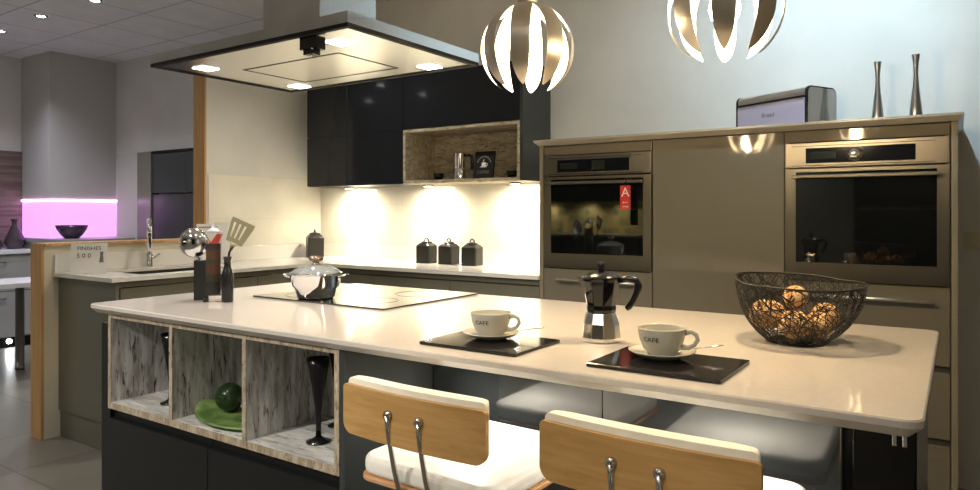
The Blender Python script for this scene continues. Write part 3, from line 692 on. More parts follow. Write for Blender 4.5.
# utensils by the hob
t = thing('utensil_pot', 'square black utensil pot holding a steel ladle', 'pot', (-2.400, 1.592, HZ), 0.97)
ub = MB(); w = 0.026
ub.box(-w, w, -w, w, 0, 0.004)
for a in ((-w, -w+0.003, -w, w), (w-0.003, w, -w, w), (-w, w, -w, -w+0.003), (-w, w, w-0.003, w)): ub.box(*a, 0.004, 0.148)
build('body', ub, M['ceramic_black'], t, world=False)
t = thing('ladle', 'large polished steel ladle standing bowl-up in the square black pot', 'ladle', (-2.400, 1.592, HZ+0.0045))
lb = MB(); cz = 0.212; R = 0.057
prof = [(R*math.sin(PI*0.5*k/10), -R*0.62*math.cos(PI*0.5*k/10)) for k in range(11)]
prof += [(r*0.96, z*0.94+0.0008) for r, z in prof[::-1]]
lb.lathe(prof, 32, cap=False)
dvec = Vector((0.5, -0.86, -0.05)).normalized()
q = Vector((0, 0, -1)).rotation_difference(dvec).to_matrix().to_4x4()
lb.xf(Matrix.Translation((-0.028, -0.012, cz)) @ q)
build('bowl', lb, M['chrome'], t, world=False)
build('handle', MB().tube([(0.012, 0.010, 0.003), (0.004, 0.004, 0.10), (-0.006, -0.004, 0.152), (-0.022, -0.016, 0.180), (-0.030, -0.020, 0.196)], [0.005, 0.005, 0.008, 0.013, 0.014], 12, flat=0.5), M['chrome'], t, world=False)
t = thing('spice_jar', 'tall clear acrylic jar layered with dark dried spices between the two utensil holders', 'jar', (-2.322, 1.590, HZ), 0.97)
w = 0.0285; z0 = 0.022
build('filling', MB().box(-w+0.003, w-0.003, -w+0.003, w-0.003, z0+0.003, 0.215), M['spice'], t, world=False)
jb = MB()
for a in ((-w, -w+0.002, -w, w), (w-0.002, w, -w, w), (-w+0.002, w-0.002, -w, -w+0.002), (-w+0.002, w-0.002, w-0.002, w)): jb.box(*a, z0, 0.255)
jb.box(-w+0.002, w-0.002, -w+0.002, w-0.002, z0, z0+0.002)
build('wall', jb, M['acrylic'], t, world=False)
build('foot', MB().lathe([(w*1.75, 0), (w*1.72, 0.003), (w*1.42, 0.0215)], 4, rot=PI/4, smooth=False), M['acrylic'], t, world=False)
build('cap', MB().lathe([(0.030, 0.256), (0.030, 0.262), (0.020, 0.270), (0.006, 0.276), (0.007, 0.288), (0, 0.290)], 20), mat('frosted_cap', (0.55, 0.55, 0.55), 0.15, 0.5), t, world=False)
t = thing('black_bottle', 'slender black bottle beside the spice jar holding a slotted turner', 'bottle', (-2.250, 1.60, HZ))
build('body', MB().lathe([(0.019, 0), (0.021, 0.003), (0.0215, 0.095), (0.0165, 0.118), (0.0125, 0.130), (0.0125, 0.158), (0.0145, 0.160), (0.0145, 0.168), (0.010, 0.168), (0.0095, 0.10), (0, 0.09)], 28), M['black'], t, world=False)
t = thing('slotted_turner', 'slotted steel turner standing in the slender black bottle', 'spatula', (-2.250, 1.60, HZ+0.0905))
build('handle', MB().tube([(0, 0, 0.003), (0.001, 0.0005, 0.06), (0.006, 0.004, 0.095), (0.016, 0.012, 0.116)], [0.0035, 0.0042, 0.0045, 0.0040], 8), M['black'], t, world=False)
# blade : a plate with three real slots, built from strips
tb = MB()
def strip(u0, u1, v0, v1):
    tb.add([(u0, v0, -0.0008), (u1, v0, -0.0008), (u1, v1, -0.0008), (u0, v1, -0.0008), (u0, v0, 0.0008), (u1, v0, 0.0008), (u1, v1, 0.0008), (u0, v1, 0.0008)], [(3,2,1,0), (4,5,6,7), (0,1,5,4), (1,2,6,5), (2,3,7,6), (3,0,4,7)])
bw = 0.036
strip(-bw, bw, 0.086, 0.100)
xs = [-bw, -0.026, -0.019, -0.009, -0.002, 0.008, 0.015, 0.025, bw]
strip(-bw, bw, 0.02, 0.036)
for i in range(0, 8, 2):
    a, b_ = (xs[i], xs[i+1]) if i < 7 else (xs[i], xs[i])
    strip(xs[i], xs[i+1], 0.036, 0.086)
strip(xs[7], bw, 0.036, 0.086)
tb.v = [(x*(0.72+0.30*min(1, max(0, (y-0.02)/0.06))), y, z) for x, y, z in tb.v]
n0 = len(tb.v)
tb.tube([(0, -0.004, 0), (0, 0.012, 0), (0, 0.024, 0)], [0.005, 0.008, 0.016], 10, flat=0.25)
ang = Matrix.Translation((0.010, 0.008, 0.106)) @ Matrix.Rotation(0.60, 4, 'Z') @ Matrix.Rotation(0.42, 4, 'Y') @ Matrix.Rotation(PI/2*0.95, 4, 'X')
tb.v = [(x*1.22, y*1.12, z) for x, y, z in tb.v]
build('blade', tb.xf(ang), mat('turner_steel', (0.42, 0.39, 0.24), 0.22, 0.6), t, world=False)

# slate mats, cups, saucers, spoons
def slate(label, x0, x1, y0, y1, rz=0.0):
    cx, cy = (x0+x1)/2, (y0+y1)/2; a, b_ = (x1-x0)/2, (y1-y0)/2
    o = build('slate_mat', MB().box(-a, a, -b_, b_, 0, 0.008), M['slate'], world=False, bevel=0.001)
    o.location = (cx, cy, HZ); o.rotation_euler = (0, 0, rz)
    return tag(o, label, 'placemat', 'slate mats under the cups')
def coffee_cup(label, loc, rz, txt_a):
    t = thing('coffee_cup', label, 'cup', loc, rz, 'stoneware coffee cups')
    prof = [(0.026, 0), (0.030, 0.0), (0.031, 0.004), (0.040, 0.016), (0.0485, 0.040), (0.0525, 0.066), (0.0530, 0.069), (0.0510, 0.070), (0.0500, 0.066), (0.046, 0.040), (0.037, 0.018), (0.025, 0.008), (0.0, 0.007)]
    prof = [(r, z*0.87) for r, z in prof]
    c = build('bowl', MB().lathe(prof, 48), M['stoneware'], t, world=False)
    hp = [(0.050, 0, 0.051), (0.064, 0, 0.054), (0.074, 0, 0.048), (0.077, 0, 0.037), (0.070, 0, 0.026), (0.058, 0, 0.019), (0.043, 0, 0.019)]
    build('handle', MB().tube(hp, [0.005, 0.0042, 0.0038, 0.0038, 0.0038, 0.0042, 0.005], 12, flat=1.3), M['stoneware'], t, world=False)
    lm = text_mesh('CAFE', 0.0145, 0.0002); out = []
    for x, y, z in lm.v:
        zz = 0.038 + y; r = 0.0487 + (zz-0.0348)*0.178 + 0.0006 + z; a = txt_a + x*1.15/0.05
        out.append((r*math.cos(a), r*math.sin(a), zz))
    lm.v = out; build('lettering', lm, M['print'], c, world=False)
    return t
def saucer(label, loc):
    o = build('saucer', MB().lathe([(0.034, 0), (0.038, 0.0), (0.040, 0.003), (0.060, 0.008), (0.072, 0.015), (0.0735, 0.017), (0.070, 0.0172), (0.058, 0.0115), (0.036, 0.0068), (0.0, 0.0062)], 48), M['stoneware'], world=False)
    o.location = loc; return tag(o, label, 'saucer', 'stoneware saucers')
def spoon(label, loc, rz):
    t = thing('teaspoon', label, 'spoon', loc, rz, 'teaspoons on the saucers')
    build('handle', MB().tube([(0.0, 0, 0.0), (0.04, 0, 0.0055), (0.074, 0, 0.010), (0.087, 0, 0.0105)], [0.0022, 0.0022, 0.0036, 0.0030], 8, flat=0.5), M['chrome'], t, world=False)
    build('spoon_bowl', MB().tube([(-0.034, 0, 0.0015), (-0.026, 0, -0.0008), (-0.014, 0, -0.001), (-0.002, 0, 0.0)], [0.003, 0.009, 0.009, 0.003], 10, flat=0.25), M['chrome'], t, world=False)
    return t
slate('black slate mat under the left coffee cup, nearer the hob', -1.124, -0.841, 1.352, 1.568)
slate('black slate mat under the right coffee cup, nearer the wire bowl', -0.665, -0.380, 1.358, 1.582)
SLZ = HZ+0.0085
cups = (((-0.998, 1.487), 'left', 'nearer the hob'), ((-0.549, 1.500), 'right', 'nearer the wire bowl'))
for (x, y), side, near in cups:
    saucer('grey stoneware saucer on the %s slate mat, %s' % (side, near), (x, y, SLZ))
    tx = -1.57 - math.atan2(-x, y) if False else math.atan2(-y, -x)
    coffee_cup('grey stoneware cup lettered CAFE on the %s slate mat, %s' % (side, near), (x, y, SLZ+0.0065), math.radians(12), math.atan2(-y, -x) - math.radians(12) - 0.50)
    spoon('teaspoon lying on the %s saucer behind the cup handle, %s' % (side, near), (x+0.037, y+0.037, SLZ+0.0150), math.radians(28))

# moka pot on the island
moka('stove-top moka pot with black jug and polished faceted base on the island', (-0.768, 1.655, HZ), math.radians(14), 0.92, M['black_gloss'], M['alu'])

# wire bowl and rattan balls
BC = (-0.345, 1.915, HZ)
def bowl_pt(u, a):
    """u: 0 base .. 1 rim"""
    r = 0.066 + 0.088*math.sin(u*PI/2)**0.9 if u > 0 else 0.070
    wob = 0.004*math.sin(3*a+0.7) + 0.003*math.sin(5*a)
    z = 0.004 + 0.145*u**1.25 + (0.020*max(0, math.sin(a-0.95)) + 0.004*math.sin(2*a))*u**2
    return (r+wob*u)*math.cos(a), (r+wob*u)*math.sin(a), z
t = thing('wire_bowl', 'black woven wire bowl holding rattan balls at the oven end of the island', 'bowl', BC)
wb = MB(); rr = random.Random(3)
for k in range(400):
    a = rr.uniform(0, 2*PI); u = rr.uniform(-0.1, 0.75); da = rr.uniform(-0.16, 0.16); du = rr.uniform(0.03, 0.11); pts = []
    for s in range(9):
        uu = min(1, max(0, u)); pts.append(bowl_pt(uu, a)); u += du + rr.uniform(-0.05, 0.05); a += da + rr.uniform(-0.10, 0.10)
        if u > 1.02: du = -abs(du)
        if u < 0.0: du = abs(du)
    wb.tube(pts, 0.00095, 4, caps=False)
for k in range(26):
    a = rr.uniform(0, 2*PI); pts = []
    for s in range(7):
        q = -1+2*s/6; pts.append((0.070*q*math.cos(a)+rr.uniform(-.006, .006), 0.070*q*math.sin(a)+rr.uniform(-.006, .006), 0.0035))
    wb.tube(pts, 0.0009, 4, caps=False)
build('wire_mesh', wb, M['wire'], t, world=False)
build('rim', MB().tube([bowl_pt(1.0, 2*PI*k/60) for k in range(60)], 0.0026, 6, closed=True), M['wire'], t, world=False)
build('base_ring', MB().tube([(0.070*math.cos(2*PI*k/40), 0.070*math.sin(2*PI*k/40), 0.003) for k in range(40)], 0.0025, 6, closed=True), M['wire'], t, world=False)
def ball_mb(R, seed):
    r_ = random.Random(seed); b = MB()
    b.lathe([(R*0.90*math.sin(PI*k/14), -R*0.90*math.cos(PI*k/14)) for k in range(15)], 22, mi=1, cap=False)
    for k in range(26):
        n = Vector((r_.gauss(0,1), r_.gauss(0,1), r_.gauss(0,1))).normalized(); u = n.orthogonal().normalized(); w = n.cross(u)
        off = r_.uniform(-0.45, 0.45); rad = math.sqrt(max(0.1, 1-off*off))
        b.tube([n*(off*R*0.95) + (u*math.cos(2*PI*s/22) + w*math.sin(2*PI*s/22))*(rad*R*0.95) for s in range(22)], R*0.060, 5, closed=True)
    return b
balls = [(-0.078, 0.010, 0.070, 0.037, 'at the left side of the wire bowl'), (-0.038, 0.062, 0.062, 0.036, 'at the back left of the wire bowl'), (-0.022, -0.040, 0.050, 0.037, 'at the front of the wire bowl, low and left of centre'),
         (0.002, 0.010, 0.112, 0.031, 'on top of the pile in the wire bowl'), (0.044, -0.020, 0.046, 0.034, 'low in the wire bowl, right of centre'), (0.080, 0.012, 0.064, 0.034, 'at the right side of the wire bowl')]
c_, s_ = math.cos(math.atan2(0.558, 0.829)), math.sin(math.atan2(0.558, 0.829))
for i, (r, d, z, R, lab) in enumerate(balls):
    o = build('rattan_ball', ball_mb(R, 10+i), [M['rattan'], M['rattan_core']], world=False)
    o.location = (BC[0]+c_*r-s_*d, BC[1]+s_*r+c_*d, BC[2]+z)
    tag(o, 'tan rattan ball ' + lab, 'ball', 'rattan balls in the wire bowl')

# ------------------------------------------------------------------ bar stools
def backrest_mb(hw, z0, z1, y0, th, curve, r_lo, r_hi, front_round=False):
    """curved upright panel, rounded corners; y0 = rear face at the centre"""
    poly = []; n = 6
    for cx, cz, r, a0 in ((hw-r_hi, z1-r_hi, r_hi, 0), (-hw+r_hi, z1-r_hi, r_hi, PI/2), (-hw+r_lo, z0+r_lo, r_lo, PI), (hw-r_lo, z0+r_lo, r_lo, 1.5*PI)):
        for k in range(n+1):
            a = a0+PI/2*k/n; poly.append((cx+r*math.cos(a), cz+r*math.sin(a)))
    bm = bmesh.new(); vs = [bm.verts.new((x, 0, z)) for x, z in poly]; f = bm.faces.new(vs)
    for q in (-0.985, -0.96, -0.92, -0.86, -0.75, -0.6, -0.4, -0.2, 0, 0.2, 0.4, 0.6, 0.75, 0.86, 0.92, 0.96, 0.985):
        x = hw*q
        g = bm.verts[:]+bm.edges[:]+bm.faces[:]
        bmesh.ops.bisect_plane(bm, geom=g, plane_co=(x, 0, 0), plane_no=(1, 0, 0))
    ex = bmesh.ops.extrude_face_region(bm, geom=bm.faces[:])
    for v in [e for e in ex['geom'] if isinstance(e, bmesh.types.BMVert)]: v.co.y += th*(max(0.03, 1-abs(v.co.x/hw)**9)**0.5 if front_round else 1)
    for v in bm.verts: v.co.y += y0 + curve*(v.co.x/hw)**2
    bm.verts.index_update(); bm.verts.ensure_lookup_table()
    mb = MB(); mb.add([v.co[:] for v in bm.verts], [tuple(v.index for v in f.verts) for f in bm.faces]); bm.free()
    return mb
def bar_stool(label, loc, rz):
    t = thing('bar_stool', label, 'stool', loc, rz, 'bar stools at the island')
    def slab(x0, x1, y0, y1, r, z0, z1):
        return MB().prism(rounded(x0, x1, y0, y1, r, 8), z0, z1)
    build('seat_shell', slab(-0.202, 0.202, -0.205, 0.215, 0.045, 0.604, 0.616), M['oak_edge'], t, world=False, bevel=0.003)
    pad = build('seat_pad', slab(-0.200, 0.200, -0.203, 0.213, 0.05, 0.6165, 0.662), M['white_leather'], t, world=False, bevel=0.016, bseg=4)
    build('back_panel', backrest_mb(0.208, 0.724, 0.838, -0.252, 0.011, 0.014, 0.028, 0.010), M['oak'], t, world=False, bevel=0.002)
    build('back_pad', backrest_mb(0.203, 0.728, 0.852, -0.2405, 0.034, 0.014, 0.028, 0.014, True), M['cream'], t, world=False, bevel=0.007, bseg=3)
    for x in (-0.048, 0.043):
        r_ = build('back_rod', MB().tube([(x, -0.258, 0.792), (x, -0.250, 0.74), (x, -0.232, 0.66), (x, -0.218, 0.615), (x*0.9, -0.195, 0.588), (x*0.6, -0.12, 0.578), (x*0.4, -0.03, 0.578)], 0.0062, 12), M['rod'], t, world=False)
        bo = MB().lathe([(0.0105, 0), (0.0105, 0.006), (0.008, 0.010), (0.0, 0.011)], 18).xf(Matrix.Translation((x, -0.252, 0.792)) @ Matrix.Rotation(PI/2, 4, 'X'))
        build('bolt', bo, M['rod'], r_, world=False)
    build('swivel_plate', MB().lathe([(0.075, 0.584), (0.075, 0.592), (0.05, 0.6035)], 24), M['rod'], t, world=False)
    build('column', MB().lathe([(0.028, 0.022), (0.028, 0.30), (0.019, 0.31), (0.019, 0.584)], 20), M['chrome'], t, world=False)
    fr = [(0.14*math.sin(2*PI*k/32), -0.05+0.14*math.cos(2*PI*k/32)-0.06, 0.27) for k in range(32)]
    build('footrest', MB().tube(fr, 0.009, 8, closed=True).tube([(0, 0.027, 0.27), (0, -0.02, 0.27)], 0.008, 8), M['chrome'], t, world=False)
    build('base_plate', MB().lathe([(0.20, 0), (0.20, 0.006), (0.10, 0.014), (0.03, 0.022)], 36), M['chrome'], t, world=False)
    return t
s0 = bar_stool('oak-backed white bar stool nearest the display niche, both back rods in view', (-0.996, 1.408, 0), math.radians(-1.5))
dup(s0, (-0.464, 1.412, 0), math.radians(-1.5), 'oak-backed white bar stool nearest the wire bowl end of the island')

# ------------------------------------------------------------------ island hood
HX0, HX1, HY0, HY1, HH = -2.705, -1.592, 1.565, 2.285, 1.83
hood = thing('island_hood', 'flat brushed steel island cooker hood with four square lamps above the hob', 'cooker hood', ((HX0+HX1)/2, (HY0+HY1)/2, HH))
fb = MB(); tk = 0.012; top = HH+0.046
for a in ((HX0, HX1, HY0, HY0+tk), (HX0, HX1, HY1-tk, HY1), (HX0, HX0+tk, HY0+tk, HY1-tk), (HX1-tk, HX1, HY0+tk, HY1-tk)): fb.box(*a, HH+0.010, top)
fb.box(HX0+tk, HX1-tk, HY0+tk, HY1-tk, top-0.006, top)
build('canopy', fb, M['steel_hood'], hood)
rb = MB()
for a in ((HX0+0.001, HX1-0.001, HY0+0.001, HY0+0.02), (HX0+0.001, HX1-0.001, HY1-0.02, HY1-0.001), (HX0+0.001, HX0+0.02, HY0+0.02, HY1-0.02), (HX1-0.02, HX1-0.001, HY0+0.02, HY1-0.02)): rb.box(*a, HH-0.003, HH+0.0098)
build('painted_shadow_rim', rb, M['black_matt'], hood)  # black strip stands in for the shade on the canopy's inner lip
IP = HH+0.002
build('underside', MB().box(HX0+0.0205, HX1-0.0205, HY0+0.0205, HY1-0.0205, IP, IP+0.004), M['steel_hood'], hood)
cx, cy = -2.18, 1.987
gx, gy = 0.276, 0.162; sb = MB(); g = 0.0045
for a in ((cx-gx, cx+gx, cy-gy-g, cy-gy+g), (cx-gx, cx+gx, cy+gy-g, cy+gy+g), (cx-gx-g, cx-gx+g, cy-gy-g, cy+gy+g), (cx+gx-g, cx+gx+g, cy-gy-g, cy+gy+g)): sb.box(*a, IP-0.001, IP-0.0001)
build('suction_slot', sb, M['black_matt'], hood)
for x in (-2.562, -1.782):
    for y in (1.720, 2.208):
        l = build('lamp', MB().box(x-0.037, x+0.037, y-0.037, y+0.037, IP-0.002, IP-0.0002), M['lamp_hood'], hood)
        spot('hood_light', (x, y, IP-0.012), (x, y, 0), 9, (1.0, 0.94, 0.93), 2.2, 0.7, 0.03, parent=hood)
build('chimney', MB().box(-2.225, -1.912, 1.740, 2.035, top, CEIL-0.0005), M['steel_hood'], hood, bevel=0.002)
db = MB().box(-1.833, -1.757, HY0+0.016, HY0+0.060, HH-0.045, HH-0.0032)
db.prism([(-1.820, HY0+0.020), (-1.770, HY0+0.020), (-1.776, HY0+0.055), (-1.814, HY0+0.055)], HH-0.062, HH-0.045)
ct = build('control_unit', db, M['black'], hood)
build('sensor', MB().lathe([(0, -0.0035), (0.004, -0.003), (0.004, 0)], 12, c=(-1.795, HY0+0.036, HH-0.0625)).lathe([(0, -0.003), (0.004, -0.002), (0.004, 0.002)], 12, c=(-1.775, HY0+0.019, HH-0.045)), M['chrome'], ct)

# ------------------------------------------------------------------ pendants
def pendant(label, loc, rz, R, group):
    t = thing('pendant_lamp', label, 'pendant lamp', loc, rz, group)
    th0, th1, n, m = math.radians(9), math.radians(146), 28, 6
    for k in range(8):
        b = MB(); a0 = 2*PI*k/8
        for side, rr_, mi in ((0, R, 0), (1, R-0.0016, 1)):
            vs = []; fs = []
            for i in range(n+1):
                th = th0 + (th1-th0)*i/n
                w = 0.205*R
                w = min(w, 0.97*PI*R*math.sin(th)/8)
                tc = math.radians(92)
                if th > tc:
                    q = (th-tc)/(th1-tc); w *= max(0.02, (1-q**2.1))**0.75
                for j in range(m+1):
                    s = -1+2*j/m; off = s*w/(R*max(0.05, math.sin(th)))
                    vs.append((rr_*math.sin(th)*math.cos(a0+off), rr_*math.sin(th)*math.sin(a0+off), rr_*math.cos(th)))
            for i in range(n):
                for j in range(m): fs.append((i*(m+1)+j, i*(m+1)+j+1, (i+1)*(m+1)+j+1, (i+1)*(m+1)+j))
            if side: fs = [f[::-1] for f in fs]
            b.add(vs, fs, mi, True)
        # keep the two skins as they are (no normal recalculation across the slit)
        o = build('rib', b, [M['nickel'], M['white_in']], t, world=False)
    build('cap', MB().lathe([(0.020, R*0.975), (0.030, R*0.985), (0.030, R+0.012), (0.014, R+0.024), (0.006, R+0.028)], 24), M['nickel'], t, world=False)
    build('bulb', MB().lathe([(0.012, R*0.55), (0.016, R*0.42), (0.036, R*0.16), (0.040, 0), (0.034, -0.022), (0.018, -0.037), (0, -0.041)], 24), M['bulb'], t, world=False)
    build('lamp_holder', MB().lathe([(0.016, R*0.5), (0.018, R*0.97)], 16), M['white_in'], t, world=False)
    H = CEIL-loc[2]
    build('cable', MB().tube([(0, 0, R+0.026), (0, 0, H-0.02)], 0.0028, 8), M['steel'], t, world=False)
    build('ceiling_rose', MB().lathe([(0.006, H-0.024), (0.045, H-0.020), (0.050, H-0.0005)], 24), M['nickel'], t, world=False)
    l = bpy.data.lights.new('pendant_light', 'POINT'); l.energy = 19; l.color = (1.0, 0.72, 0.40); l.shadow_soft_size = 0.045
    o = bpy.data.objects.new('pendant_light', l); COL.objects.link(o); o.parent = t; o.location = (0, 0, -0.06)
    return t
def pend_rot(x, y): return math.atan2(-y, -x) - math.radians(8.7)
pendant('slatted satin nickel pendant lamp hanging nearer the cooker hood', (-1.095, 1.83, 1.738), pend_rot(-1.095, 1.83), 0.142, 'slatted pendant lamps over the island')
pendant('slatted satin nickel pendant lamp hanging nearer the ovens', (-0.502, 1.83, 1.765), pend_rot(-0.502, 1.83)+math.radians(8), 0.1445, 'slatted pendant lamps over the island')

# ------------------------------------------------------------------ on top of the tall bank
t = thing('bread_bin', 'polished steel bread bin with black edges standing on the tall bank', 'bread bin', (-0.55, 3.30, 1.6205), math.atan2(-0.468, 0.883))
L, D, H = 0.398, 0.20, 0.180
def side_prof(inset):
    p = [(inset, inset)] + [(D-inset, inset)]
    for k in range(7):
        a = PI/2*k/6; p.append((D-0.03+(0.03-inset)*math.cos(a), H-0.03+(0.03-inset)*math.sin(a)))
    for k in range(7):
        a = PI/2+PI/2*k/6; p.append((0.03+(0.03-inset)*math.cos(a), H-0.03+(0.03-inset)*math.sin(a)))
    return p
def extr(prof, x0, x1):
    n = len(prof); b = MB(); vs = [(x0, y, z) for y, z in prof] + [(x1, y, z) for y, z in prof]
    return b.add(vs, [tuple(range(n)), tuple(range(n, 2*n))[::-1]] + [(i, (i+1) % n, (i+1) % n+n, i+n) for i in range(n)])
build('body', extr(side_prof(0.0), -L+0.012, -0.012), M['chrome'], t, world=False)
for x0, x1 in ((-L+0.001, -L+0.0118), (-0.0118, -0.004)):
    build('end_frame', extr(side_prof(-0.001), x0, x1), M['black'], t, world=False)
build('end_plate', extr(side_prof(0.006), -0.0039, -0.0005), mat('end_plate_steel', (0.55, 0.54, 0.52), 0.12, 1.0), t, world=False)
lid = build('lid', MB().box(-L+0.013, -0.013, -0.004, -0.0002, 0.012, 0.128), mat('lavender_reflection_lid', (0.60, 0.58, 0.78), 0.15, 0.35), t, world=False, bevel=0.001)  # lavender of the mirrored room is put into the lid colour
build('grip', MB().box(-L+0.013, -0.013, -0.010, -0.0002, 0.129, 0.137), M['black'], lid, world=False, bevel=0.001)
lm = text_mesh('Bread', 0.030, 0.0004).xf(Matrix.Translation((-L*0.52, -0.0046, 0.072)) @ Matrix.Rotation(PI/2, 4, 'X'))
build('lettering', lm, M['grey_print'], lid, world=False)
def chrome_vase(label, loc, h):
    p = [(0.026, 0), (0.0275, 0.003), (0.021, h*0.26), (0.0125, h*0.52), (0.0085, h*0.72), (0.0105, h*0.86), (0.0155, h*0.99), (0.0155, h), (0.0140, h), (0.009, h*0.86), (0.007, h*0.72), (0, h*0.6)]
    return tag(build('metal_vase', MB().lathe(p, 32), M['vase_m'], loc=loc, world=False), label, 'vase', 'brushed metal bottle vases')
M['vase_m'] = mat('brushed_pewter', (0.42, 0.43, 0.43), 0.28, 1.0)
chrome_vase('slim grey metal bottle vase beside the bread bin, the shorter of two', (-0.298, 3.50, 1.6205), 0.285)
chrome_vase('slim grey metal bottle vase at the end of the tall bank, the taller of two', (-0.152, 3.45, 1.6205), 0.290)
t = thing('light_switch', 'beige double switch plate on the wall right of the tall bank', 'switch', (0.118, BW-0.004, 1.12))
build('plate', MB().box(0.02, 0.166, BW-0.009, BW-0.0005, 1.075, 1.155), M['socket'], t, bevel=0.002)
for x in (0.035, 0.097): build('rocker', MB().box(x, x+0.052, BW-0.013, BW-0.0092, 1.09, 1.14), M['socket'], t, bevel=0.002)

# ------------------------------------------------------------------ neighbouring display beyond the partition
t = thing('display_counter', 'light grey display counter with a pale top at the far left edge', 'counter', (-7.45, 1.9, 0))
build('carcass', MB().box(-7.742, -7.23, 0.6, 3.04, 0.10, 0.865), M['grey_unit'], t)
build('plinth', MB().box(-7.742, -7.28, 0.6, 3.04, 0, 0.10), M['black_matt'], t)
build('counter_top', MB().box(-7.742, -7.19, 0.58, 3.06, 0.865, 0.90), M['white_unit'], t, bevel=0.002)
for y0, y1 in ((0.62, 1.22), (1.22, 1.82), (1.82, 2.42), (2.42, 3.02)):
    for z0, z1 in ((0.11, 0.52), (0.53, 0.85)):
        d = build('drawer_front', MB().box(-7.229, -7.212, y0+0.003, y1-0.003, z0, z1), M['grey_unit'], t, bevel=0.001)
        build('handle', MB().tube([(-7.212, (y0+y1)/2-0.08, z1-0.06), (-7.185, (y0+y1)/2-0.08, z1-0.06), (-7.185, (y0+y1)/2+0.08, z1-0.06), (-7.212, (y0+y1)/2+0.08, z1-0.06)], 0.005, 8), M['steel'], d)
for y in (1.95, 2.86):
    build('plinth_light', MB().lathe([(0.022, 0), (0.022, 0.003), (0, 0.003)], 16).xf(Matrix.Translation((-7.2799, y, 0.055)) @ Matrix.Rotation(PI/2, 4, 'Y')), M['lamp_cool'], t)
spot('plinth_glow', (-7.26, 2.86, 0.06), (-6.5, 2.86, 0.0), 1.5, (0.9, 0.95, 1.0), 2.6, 0.8, 0.02, parent=t)
t = thing('breakfast_table', 'white breakfast table standing in front of the grey display counter', 'table', (-6.0, 2.2, 0))
build('table_top', MB().box(-6.282, -5.78, 1.3, 2.86, 0.685, 0.72), M['white_unit'], t, bevel=0.002)
for y in (1.5, 2.50):
    build('leg', MB().lathe([(0.033, 0), (0.033, 0.03), (0.031, 0.031), (0.031, 0.6845)], 20, c=(-6.17, y, 0)), M['steel'], t)
t = thing('niche_counter', 'grey counter under the glowing pink panel', 'counter', (-7.1, 3.4, 0))
build('carcass', MB().box(-7.74, -6.66, 3.075, 3.69, 0, 0.965), M['grey_unit'], t)
build('counter_top', MB().box(-7.74, -6.64, 3.065, 3.69, 0.965, 0.9995), M['grey_unit'], t)
bz = 1.0005
bp_ = [(0.07, 0), (0.075, 0.003), (0.115, 0.035), (0.155, 0.085), (0.172, 0.125), (0.166, 0.125), (0.148, 0.085), (0.108, 0.040), (0.0, 0.012)]
tag(build('fruit_bowl', MB().lathe([(r*0.8, z) for r, z in bp_], 36), M['purple_glass'], loc=(-6.93, 3.245, bz), world=False), 'dark smoked bowl in front of the glowing pink panel', 'bowl')
def brown_vase(label, loc, s):
    p = [(0.085, 0), (0.10, 0.006), (0.135, 0.07), (0.125, 0.12), (0.07, 0.22), (0.038, 0.28), (0.035, 0.315), (0.055, 0.35), (0.050, 0.352), (0.028, 0.315), (0.03, 0.28), (0, 0.2)]
    return tag(build('brown_vase', MB().lathe([(r*s*0.82, z*s) for r, z in p], 32), M['vase_brown'], loc=loc, world=False), label, 'vase', 'brown vases on the display counter')
brown_vase('brown flared-neck vase on the far left display counter, the whole one in view', (-7.45, 2.975, 0.9005), 0.80)
brown_vase('brown vase at the very left edge of the far display counter', (-7.47, 2.83, 0.9005), 0.45)
# dark larder bank at the end of the neighbouring room
t = thing('larder_bank', 'dark larder doors in an olive frame seen through the opening', 'cabinet', (-6.2, 3.7, 0))
build('pale_filler', MB().box(-7.03, -6.62, 3.725, BW-0.001, 0, 1.83), M['lacquer'], t)
build('olive_stile', MB().box(-6.618, -6.385, 3.70, BW-0.001, 0, 1.825), M['olive'], t)
for z0, z1 in ((0.10, 0.84), (0.85, 1.415), (1.43, 1.80)):
    for x0, x1 in ((-6.382, -5.84), (-5.837, -5.30)):
        build('door', MB().box(x0, x1, 3.715, BW-0.001, z0, z1), M['anthracite_side'], t, bevel=0.001)
build('top_rail', MB().box(-6.382, -5.30, 3.71, BW-0.001, 1.803, 1.828), M['black_matt'], t)

# ------------------------------------------------------------------ displays behind the viewer (mirrored in the oven doors)
t = thing('rear_base_cabinet', 'dark base run of the rear display, mirrored low in the left oven door', 'cabinet', (-5.0, -3.7, 0))
build('carcass', MB().box(-6.2, -3.9, -3.999, -3.4, 0, 0.88), M['anthracite_dark'], t)
build('counter_top', MB().box(-6.22, -3.88, -3.999, -3.38, 0.88, 0.91), M['quartz_white'], t)
t = thing('rear_display_wall_unit', 'dark wall unit of the rear display with lights underneath, mirrored in the left oven door', 'cabinet', (-5.0, -3.8, 1.42))
build('carcass', MB().box(-6.2, -3.9, -3.999, -3.66, 1.42, 2.1), M['anthracite_dark'], t)
struct('trim_9', MB().box(-6.2, -3.9, -3.9995, -3.99, 0.912, 1.419), tiles('rear_splash_tiles', (0.60, 0.48, 0.22), (0.16, 0.20, 0.10), (0.45, 0.40, 0.25), 0.10, 0.10, 0.3, axis='XZ'))
for x in (-5.7, -5.0, -4.4): spot('lamp', (x, -3.78, 1.40), (x, -3.95, 0.95), 22, (1.0, 0.85, 0.55), 2.4, 0.8, 0.02, parent=t)
t = thing('rear_tall_cabinet', 'tall black cabinet behind the viewer, mirrored in the right oven door', 'cabinet', (-0.5, -3.7, 0))
build('carcass', MB().box(-1.10, 0.4, -3.999, -3.45, 0, 2.2), M['anthracite_dark'], t)
build('open_shelf', MB().box(-1.05, 0.35, -3.449, -3.40, 1.28, 1.31), M['grey_unit'], t)

